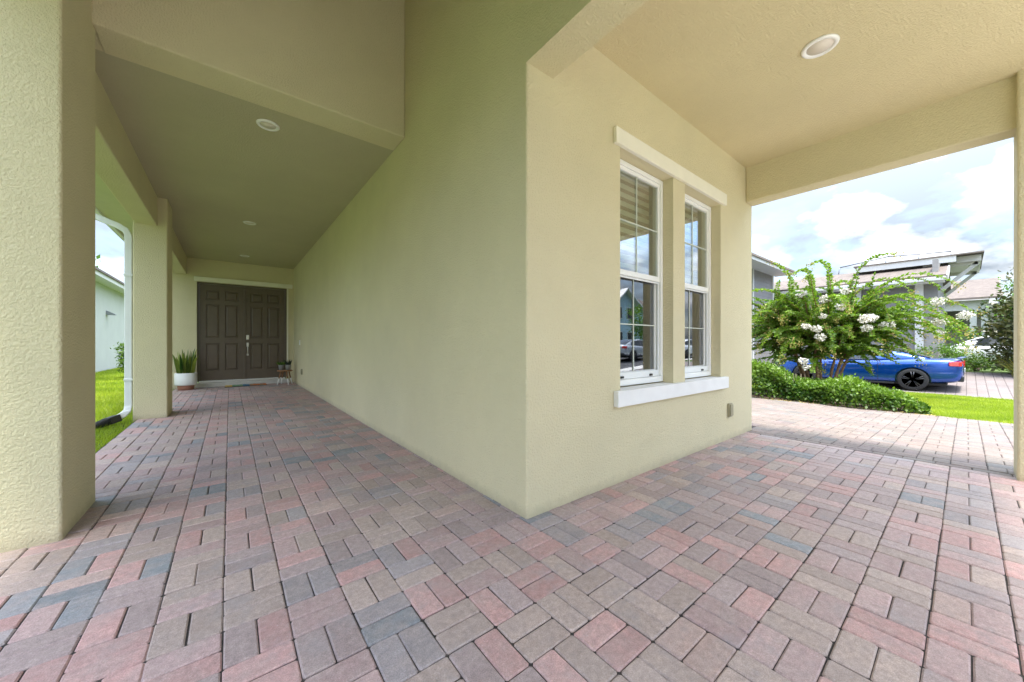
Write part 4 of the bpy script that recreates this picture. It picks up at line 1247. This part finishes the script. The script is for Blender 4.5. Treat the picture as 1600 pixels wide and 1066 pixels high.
def car(name, loc, rz, label, paint, kind='coupe', rim='rimblack', group=None):
    t = empty(name, loc, rz, label, 'car', group)
    if kind == 'coupe':
        hw, axR, axF, wr, L2 = .95, -1.36, 1.36, .345, 2.39
        S = [(-2.39, .46, .55, .60, .60, .88, .93), (-2.33, .30, .74, .80, .76, .98, 1.03), (-2.1, .25, .82, .90, .85, .995, 1.04), (-1.75, .22, .86, .945, .90, 1.0, 1.03), (-1.36, .20, .88, .96, .91, .99, 1.02),
             (-.8, .19, .87, .935, .885, .95, .99), (0, .19, .87, .92, .88, .925, .96), (.8, .19, .87, .925, .88, .905, .97), (1.36, .20, .88, .95, .89, .875, .95), (1.85, .20, .84, .91, .82, .80, .88), (2.2, .22, .76, .83, .70, .72, .78), (2.36, .30, .60, .68, .55, .62, .67), (2.39, .36, .5, .58, .5, .55, .58)]
        G = [(-1.85, .62, .99, .60, 1.0), (-1.55, .70, .98, .60, 1.10), (-1.1, .77, .96, .585, 1.24), (-.6, .80, .94, .575, 1.345), (-.1, .805, .92, .57, 1.37), (.25, .80, .92, .565, 1.34), (.6, .79, .92, .57, 1.18), (1.0, .74, .92, .62, .955)]
    else:
        hw, axR, axF, wr, L2 = .92, -1.38, 1.40, .34, 2.35
        S = [(-2.35, .48, .60, .66, .62, .95, 1.0), (-2.25, .32, .74, .82, .76, 1.02, 1.05), (-1.9, .26, .80, .89, .84, 1.03, 1.06), (-1.38, .24, .83, .91, .86, 1.02, 1.05),
             (-.8, .23, .84, .915, .87, .99, 1.03), (0, .23, .84, .92, .87, .96, 1.0), (.8, .23, .84, .92, .87, .94, 1.0), (1.40, .24, .83, .91, .85, .90, .97), (1.85, .25, .79, .87, .79, .82, .90), (2.2, .28, .68, .78, .68, .72, .78), (2.35, .36, .52, .6, .52, .6, .64)]
        G = [(-1.95, .60, 1.02, .58, 1.04), (-1.6, .70, 1.01, .60, 1.18), (-1.1, .77, 1.0, .60, 1.38), (-.5, .80, .98, .60, 1.45), (.1, .80, .97, .60, 1.45), (.45, .79, .96, .59, 1.38), (.85, .77, .95, .60, 1.16), (1.25, .70, .94, .62, .97)]
    st = []
    for (y, zb, wb, wm, ws, zs, zd) in S:
        zm = zb + (zs - zb) * .42
        st.append((y, [(wb, zb), (wm - .01, zb + (zs - zb) * .14), (wm, zm), (wm - .012, zb + (zs - zb) * .72), (ws, zs), (ws * .62, zd - .01), (ws * .3, zd), (0, zd + .004)]))
    v, f = loft(st)
    m = MB(); m.add(v, f, 0, True)
    tmp = m.build('body', M[paint])
    sd = tmp.modifiers.new('s', 'SUBSURF'); sd.levels = 2; sd.render_levels = 2
    cut = MB()
    for ay in (axR, axF):
        cut.lathe([(wr + .045, -1.2), (wr + .045, -.70)], (0, ay, wr), 40, axis='x')
        cut.lathe([(wr + .045, .70), (wr + .045, 1.2)], (0, ay, wr), 40, axis='x')
    co = cut.build('cutter', M['black'])
    bo = tmp.modifiers.new('b', 'BOOLEAN'); bo.operation = 'DIFFERENCE'; bo.object = co; bo.solver = 'EXACT'
    bpy.context.view_layer.update()
    me = evaluated(tmp)
    bpy.data.objects.remove(tmp); bpy.data.objects.remove(co)
    body = bpy.data.objects.new('body', me); COL.objects.link(body); body.parent = t
    me.materials.clear(); me.materials.append(M[paint])
    me.polygons.foreach_set('use_smooth', [True] * len(me.polygons))
    try:
        me.set_sharp_from_angle(angle=R(40))
    except Exception:
        pass
    # wheel-well lining
    for ay in (axR, axF):
        for s in (-1, 1):
            q = MB(); q.lathe([(wr + .043, 0.0), (wr + .043, .22 * 1.0)], (s * .70 if s < 0 else .48, ay, wr), 24, axis='x')
    # greenhouse
    gs = []
    for (y, wb, zb, wt, zt) in G:
        gs.append((y, [(wb, zb - .03), (wb - .005, zb + .02), (wb * .5 + wt * .5 + .03, (zb + zt) / 2), (wt + .02, zt - .035), (wt * .8, zt - .006), (wt * .4, zt + .006), (0, zt + .008)]))
    v, f = loft(gs)
    m = MB(); m.add(v, f, 0, True)
    gh = m.build('roof', M[paint], t)
    sd = gh.modifiers.new('s', 'SUBSURF'); sd.levels = 2; sd.render_levels = 2
    # side glass and screens, lofted between stations just outside the greenhouse
    def gp(y):
        a = [np.interp(y, [q[0] for q in G], [q[i] for q in G]) for i in (1, 2, 3, 4)]
        return a
    sg = MB()
    ylo, yhi = (-.62, .72) if kind == 'coupe' else (-1.35, .98)
    for s in (-1, 1):
        vs = []; ysamp = np.linspace(ylo, yhi, 9)
        for i, y in enumerate(ysamp):
            wb, zb, wt, zt = gp(y)
            z0 = zb + .025; z1 = max(z0 + .02, zt - .065)
            if kind == 'coupe' and i == 0: z0 = (z0 + z1) / 2; 
            def xw(z): return wb + (wt + .02 - wb) * (z - zb) / max(zt - .035 - zb, .05) + .012
            xm0, xm1 = xw(z0), xw(z1)
            vs += [(s * xm0, y, z0), (s * (xw((z0 + z1) / 2) + .008), y, (z0 + z1) / 2), (s * xm1, y, z1)]
        fs = []
        for i in range(len(ysamp) - 1):
            for k in range(2):
                fs.append((i * 3 + k, i * 3 + k + 1, i * 3 + 3 + k + 1, i * 3 + 3 + k))
        sg.add(vs, fs, 0, True)
    sg.build('side_window', M['darkwin'], t)
    for nm, (ya, yb) in zip(('windscreen', 'rear_window'), ((.36, .97), (-1.72, -.72)) if kind == 'coupe' else ((.5, 1.2), (-1.85, -1.0))):
        ws = MB(); vs = []
        for y in np.linspace(ya, yb, 5):
            wb, zb, wt, zt = gp(y)
            for u in np.linspace(-1, 1, 7):
                vs.append((u * wt * .93, y, zt + .016 - .022 * abs(u) ** 3))
        ws.add(vs, [(i * 7 + k, i * 7 + k + 1, i * 7 + 8 + k, i * 7 + 7 + k) for i in range(4) for k in range(6)], 0, True)
        ws.build(nm, M['darkwin'], t)
    # wheels
    for ay in (axR, axF):
        for s in (-1, 1):
            cx = s * (hw - .125)
            w = MB().lathe([(wr - .10, -.115), (wr - .03, -.122), (wr, -.10), (wr, .10), (wr - .03, .122), (wr - .10, .115)], (cx, ay, wr), 36, axis='x').build('wheel', M['tyre'], t)
            r = MB()
            xo = cx + s * .095
            r.lathe([(wr - .105, -.02), (wr - .09, .03), (wr - .10, .032), (wr - .118, -.02)], (xo, ay, wr), 36, axis='x')
            r.lathe([(.001, .008), (.055, .008), (.06, -.02)], (xo, ay, wr), 16, axis='x')
            for k in range(5):
                for da in (-.13, .13):
                    a = 2 * math.pi * k / 5 + .3
                    p0 = (xo, ay + .04 * math.cos(a + da * 1.5), wr + .04 * math.sin(a + da * 1.5))
                    p1 = (xo + s * .012, ay + (wr - .10) * math.cos(a + da), wr + (wr - .10) * math.sin(a + da))
                    r.tube([p0, p1], [.02, .014], 6)
            r.build('rim', M[rim], w)
            MB().lathe([(.001, 0), (wr - .11, 0), (wr - .11, .01)], (cx + s * .02, ay, wr), 24, axis='x').build('brake_disc', M['darkgap'], w)
            ar = MB().lathe([(wr + .047, 0), (wr + .06, .02), (wr + .047, .026)], ((cx - s * .06) - (0 if s > 0 else .02), ay, wr), 32, axis='x')
    # inner wells (dark), open towards the outside
    m = MB()
    for ay in (axR, axF):
        for s in (-1, 1):
            m.box(s * .60 - .09, s * .60 + .09, ay - wr - .03, ay + wr + .03, wr * .7, wr * 2.02)
    m.build('wheel_well', M['darkgap'], t)
    MB().box(-.80, .80, -2.05, 2.1, .17, .27).build('underbody', M['darkgap'], t, .03)
    # lamps and trim
    for s in (-1, 1):
        yr = -L2
        if kind == 'coupe':
            for k in range(3):
                x0 = .50 + .105 * k
                pl = [(s * x0, yr - .004 + .030 * k), (s * (x0 + .09), yr + .018 + .034 * k), (s * (x0 + .09), yr + .12 + .03 * k), (s * x0, yr + .12)]
                MB().prism(pl, .79, .94).build('tail_light', M['redlens'], t, .008)
            pl = [(s * .80, yr + .045), (s * .868, yr + .10), (s * .902, yr + .30), (s * .80, yr + .30)]
            MB().prism(pl, .80, .935).build('tail_light', M['redlens'], t, .012)
        else:
            pl = [(s * .60, yr + .02), (s * .80, yr + .05), (s * .86, yr + .30), (s * .70, yr + .30)]
            MB().prism(pl, .82, .97).build('tail_light', M['redlens'], t, .012)
        pl = [(s * .45, L2 - .05), (s * .72, L2 - .12), (s * .80, L2 - .34), (s * .50, L2 - .28)]
        MB().prism(pl, .60, .70).build('headlight', M['clearlens'], t, .012)
        mr_ = MB().box(s * .98 - .09, s * .98 + .09, .58, .72, .93, 1.05).build('mirror', M[paint], t, .03, 3)
        MB().box(s * (hw - .03) - .012, s * (hw - .03) + .012, -.42, -.24, .80, .825).build('door_handle', M[paint], t, .004)
        # shut lines of the door
        dl = MB()
        for yy in (.78, -.58):
            dl.box(s * (hw - .028) - .006, s * (hw - .028) + .006, yy - .004, yy + .004, .30, .86)
        dl.build('door_gap', M['darkgap'], t)
    MB().box(-.74, .74, -L2 + .01, -L2 + .16, .33, .50).build('rear_diffuser', M['black'], t, .03)
    MB().box(-.55, .55, L2 - .06, L2 + .004, .40, .56).build('grille', M['black'], t, .02)
    if kind == 'coupe':
        pts = [(-.80, -2.28, 1.035), (-.5, -2.37, 1.07), (0, -2.385, 1.08), (.5, -2.37, 1.07), (.80, -2.28, 1.035)]
        sp = MB()
        for i in range(4): sp.bar(pts[i], pts[i + 1], .10, .022)
        sp.build('spoiler', M[paint], t, .006)
    for s in (-1, 1):
        MB().box(s * (hw - .075) - .02, s * (hw - .075) + .02, axR + wr + .06, axF - wr - .06, .175, .235).build('rocker_trim', M['black'], t, .012)
    MB().box(-.16, .16, -L2 - .008, -L2 + .02, .60, .72).build('number_plate', M['whitepaint'], t)
    return t

car('parked_car', (17.95, 2.42, ground_z(17.2) + .0), 0, 'blue sports coupe with black wheels parked behind the crape myrtle', 'carblue', 'coupe')
car('parked_car', (28.0, -.75, 0.02), 0, 'white sedan parked at the right behind the magnolia', 'carwhite', 'sedan', 'rimsilver')
car('parked_car', (22.8, -11.2, -.03), R(-90), 'silver sedan on the street mirrored in the first window', 'cargrey', 'sedan', 'rimsilver')
car('parked_car', (28.5, -10.4, 0.0), R(-90), 'white sedan on the street mirrored in the second window', 'carwhite', 'sedan', 'rimsilver')

# ------------------------------------------------------------------ neighbour on the left
NB = empty('neighbour_house', (0, 0, 0), 0, 'pale stucco neighbour house across the left lawn', 'house')
XN = -3.96
m = MB()
m.box(XN - .2, XN, 9, 24.9, -.05, 3.45)
m.box(XN - .2, XN, 26.1, 40, -.05, 3.45)
m.box(XN - .2, XN, 24.9, 26.1, -.05, 1.15)
m.box(XN - .2, XN, 24.9, 26.1, 2.35, 3.45)
m.build('wall', M['nb_wall'], NB)
MB().box(XN - .01, XN + .42, 9, 40, 3.43, 3.47).build('soffit', M['fascia'], NB)
MB().box(XN + .42, XN + .45, 9, 40, 3.40, 3.62).build('fascia', M['fascia'], NB)
MB().ext([(XN + .5, 3.62), (XN - 6, 5.4), (XN - 6, 5.3), (XN + .5, 3.54)], 'y', 9, 40).build('roof', M['shingle'], NB)
wf = MB()
wf.box(XN - .05, XN + .03, 24.9, 25.02, 1.15, 2.35); wf.box(XN - .05, XN + .03, 25.98, 26.1, 1.15, 2.35)
wf.box(XN - .05, XN + .03, 25.02, 25.98, 1.15, 1.27); wf.box(XN - .05, XN + .03, 25.02, 25.98, 2.23, 2.35)
wn = wf.build('window', M['fascia'], NB)
MB().box(XN - .06, XN - .04, 25.0, 26.0, 1.2, 2.3).build('pane', M['darkwin'], wn)
t = empty('wall_lamp', (XN, 21.8, 2.36), 0, 'small wedge-shaped flood lamp on the pale neighbour wall', 'lamp')
MB().ext([(0.0005, -.10), (.26, -.10), (.26, -.06), (0.0005, .08)], 'y', -.12, .12).build('housing', M['galv'], t)

# ------------------------------------------------------------------ houses on the right
G2 = empty('garage_wing', (0, 0, 0), 0, 'grey sided house with white garage trim just past the cream wall edge', 'house')
m = MB()
m.box(13.0, 14.2, 5.6, 5.8, -.5, 4.25); m.box(17.15, 19.9, 5.6, 5.8, -.5, 4.25); m.box(14.2, 17.15, 5.6, 5.8, 2.35, 4.25)
m.box(19.7, 19.9, 5.8, 13, -.5, 4.25); m.box(13.0, 13.2, 5.8, 13, -.5, 4.25)
m.build('wall', M['siding'], G2)
gd = MB().box(14.36, 16.99, 5.66, 5.72, -.45, 2.18).build('garage_door', M['fascia'], G2)
for k in range(4):
    for q in range(4):
        MB().box(14.42 + .65 * q, 14.98 + .65 * q, 5.640, 5.6595, -.38 + .64 * k, .17 + .64 * k).build('panel', M['fascia'], gd, .01)
m = MB(); m.box(14.2, 14.35, 5.55, 5.64, -.5, 2.35); m.box(17.0, 17.15, 5.55, 5.64, -.5, 2.35); m.box(14.35, 17.0, 5.55, 5.64, 2.2, 2.35); m.box(17.3, 17.42, 5.56, 5.599, -.5, 4.25); m.box(19.8, 19.93, 5.56, 5.599, -.5, 4.25)
m.build('trim', M['fascia'], G2)
MB().box(12.6, 20.3, 4.95, 5.599, 4.25, 4.29).build('soffit', M['fascia'], G2)
MB().box(12.6, 20.3, 4.90, 4.949, 4.22, 4.42).build('fascia', M['fascia'], G2)
MB().ext([(4.85, 4.42), (9.3, 6.0), (13.5, 4.42), (13.5, 4.36), (9.3, 5.92), (4.85, 4.34)], 'x', 12.5, 20.4).build('roof', M['shingle'], G2)
t = empty('wall_lantern', (17.85, 5.6, 2.0), 0, 'black carriage lantern on the grey siding beside the garage door', 'lantern')
MB().box(-.05, .05, -.04, -.001, -.12, .16).build('bracket', M['black'], t, .005)
m = MB(); m.lathe([(.07, -.18), (.09, .10), (.10, .11), (.03, .20), (.001, .22)], (0, -.14, 0), 6, smooth=False); m.bar((0, -.03, .14), (0, -.14, .2), .02, .02)
m.build('shade', M['black'], t)

B = empty('gable_house', (0, 0, 0), 0, 'house with brown shingle roofs and white braced eaves behind the blue coupe', 'house')
m = MB()
m.box(20.95, 21.1, .66, 5.6, -.1, 3.4); m.box(21.1, 27.5, .66, .81, -.1, 4.3); m.box(22.9, 23.05, .82, 3.0, 3.9, 4.345); m.box(23.05, 26.8, 2.85, 3.0, 3.9, 4.345)
m.build('wall', M['siding'], B)
MB().box(20.45, 20.95, .50, 12, 3.36, 3.39).build('soffit', M['fascia'], B)
MB().box(20.40, 20.45, .48, 12, 3.33, 3.52).build('fascia', M['fascia'], B)
MB().box(20.28, 20.40, .46, 12, 3.39, 3.53).build('gutter', M['fascia'], B, .02)
MB().ext([(20.30, 3.53), (23.6, 4.42), (27.0, 3.5), (27.0, 3.58), (23.6, 4.50), (20.30, 3.60)], 'y', .45, 12).build('roof', M['shingle'], B)
rk = MB(); rk.bar((20.4, .43, 3.48), (22.9, .43, 4.2), .05, .22); rk.build('rake_board', M['fascia'], B)
MB().box(22.95, 26.8, -.30, 3.1, 4.35, 4.39).build('soffit', M['fascia'], B)
MB().box(22.5, 22.949, .28, 3.1, 4.35, 4.39).build('soffit', M['fascia'], B)
MB().box(22.44, 22.499, .25, 3.1, 4.32, 4.56).build('fascia', M['fascia'], B)
MB().box(22.90, 22.949, -.36, .249, 4.32, 4.56).build('fascia', M['fascia'], B)
MB().box(22.951, 26.8, -.36, -.301, 4.32, 4.56).build('fascia', M['fascia'], B)
MB().ext([(22.40, 4.562), (25.0, 4.62), (27.6, 4.562), (27.6, 4.61), (25.0, 4.67), (22.40, 4.61)], 'y', -.42, 3.2).build('roof', M['shingle'], B)
for x in (23.2, 26.3):
    k = MB(); k.bar((x, .64, 3.3), (x, -.28, 4.30), .10, .12); k.bar((x, .64, 4.28), (x, -.28, 4.28), .10, .12)
    k.build('brace', M['fascia'], B)
for y in (1.02, 2.75):
    k = MB(); k.box(20.86, 20.948, y, y + .22, -.1, 3.36); k.build('pilaster', M['fascia'], B)
MB().box(22.70, 22.895, .83, 1.13, 3.75, 4.34).build('pilaster', M['fascia'], B)
k = MB()
pts = [(24, 3.93, 4.90), (24, 2.31, 5.13), (24, .39, 5.0)]
for i in range(2): k.tube([pts[i], pts[i + 1]], .03, 6)
for q in (pts[0], ((24, 3.1, 5.02)), pts[1], (24, 1.3, 5.065), pts[2]): k.tube([q, (q[0] + .1, q[1] + .1, 4.3)], .025, 6)
tag(k.build('roof_rail', M['galv']), 'thin grey metal rail standing on the upper roof of the gabled house', 'rail')

D_ = empty('portico_house', (0, 0, 0), 0, 'farther house with brown roof and white columned portico at the right', 'house')
MB().box(34.2, 34.4, -3, 9, 0, 3.4).build('wall', M['siding'], D_)
MB().box(32.2, 32.5, -.75, 6, 2.95, 3.5).build('beam', M['fascia'], D_)
MB().box(32.5, 34.2, -.75, -.5, 2.95, 3.5).build('beam', M['fascia'], D_)
MB().ext([(31.8, 3.5), (36.5, 5.0), (36.5, 5.1), (31.8, 3.62)], 'y', -1.2, 9).build('roof', M['shingle'], D_)
for y in (-.74, -.35, 2.6):
    c = MB(); c.box(32.22, 32.48, y, y + .24, 0, 2.95); c.box(32.18, 32.52, y - .04, y + .28, 0, .25); c.build('column', M['fascia'], D_)
t = empty('utility_pole', (46, -1.55, 0), 0, 'thin utility pole with a cross arm above the magnolia', 'pole')
MB().tube([(0, 0, 0), (0, 0, 6.3)], [.09, .06], 10).build('shaft', M['galv'], t)
MB().bar((0, -.4, 5.9), (0, .4, 5.9), .07, .07).build('cross_arm', M['galv'], t)

# ------------------------------------------------------------------ across the street (mirrored in the windows)
S_ = empty('street_house', (0, 0, 0), 0, 'two storey pale blue gabled house mirrored in the window glass', 'house')
MB().box(24, 44, -30, -22, 0, 5.6).build('wall', M['siding_blue'], S_)
MB().ext([(-21.5, 5.5), (-26, 8.2), (-30.5, 5.5), (-30.5, 5.4), (-26, 8.05), (-21.5, 5.4)], 'x', 23.5, 44.5).build('roof', M['shingle'], S_)
def gable(x0, x1):
    xm = (x0 + x1) / 2
    m = MB().ext([(x0, 0), (x1, 0), (x1, 5.5), (xm, 7.3), (x0, 5.5)], 'y', -22.0, -20.9); m.build('wall', M['siding_blue'], S_)
    r = MB(); r.bar((x0 - .4, -20.8, 5.3), (xm, -20.8, 7.45), 1.0, .16); r.bar((xm, -20.8, 7.45), (x1 + .4, -20.8, 5.3), 1.0, .16); r.build('rake_board', M['fascia'], S_)
    for zc in (1.2, 4.0):
        for xc in (x0 + (x1 - x0) * .3, x0 + (x1 - x0) * .7):
            f = MB().box(xc - .5, xc + .5, -20.899, -20.85, zc, zc + 1.4).build('window', M['fascia'], S_)
            MB().box(xc - .42, xc + .42, -20.849, -20.82, zc + .08, zc + 1.32).build('pane', M['darkwin'], f)
gable(33.5, 38.5)
gable(25.5, 29.5)
blob_shrub('street_tree', (33.0, -15.8, 0), (2.0, 2.0, 1.9), 2600, M['brightleaf'], 'street tree mirrored in the second window', 'tree', .22, seed=31, trunk=3.4)
blob_shrub('street_shrub', (29.5, -20.0, 0), (1.6, .8, .8), 1200, M['hedgeleaf'], 'shrub at the foot of the blue house across the street', 'shrub', .16, seed=32)
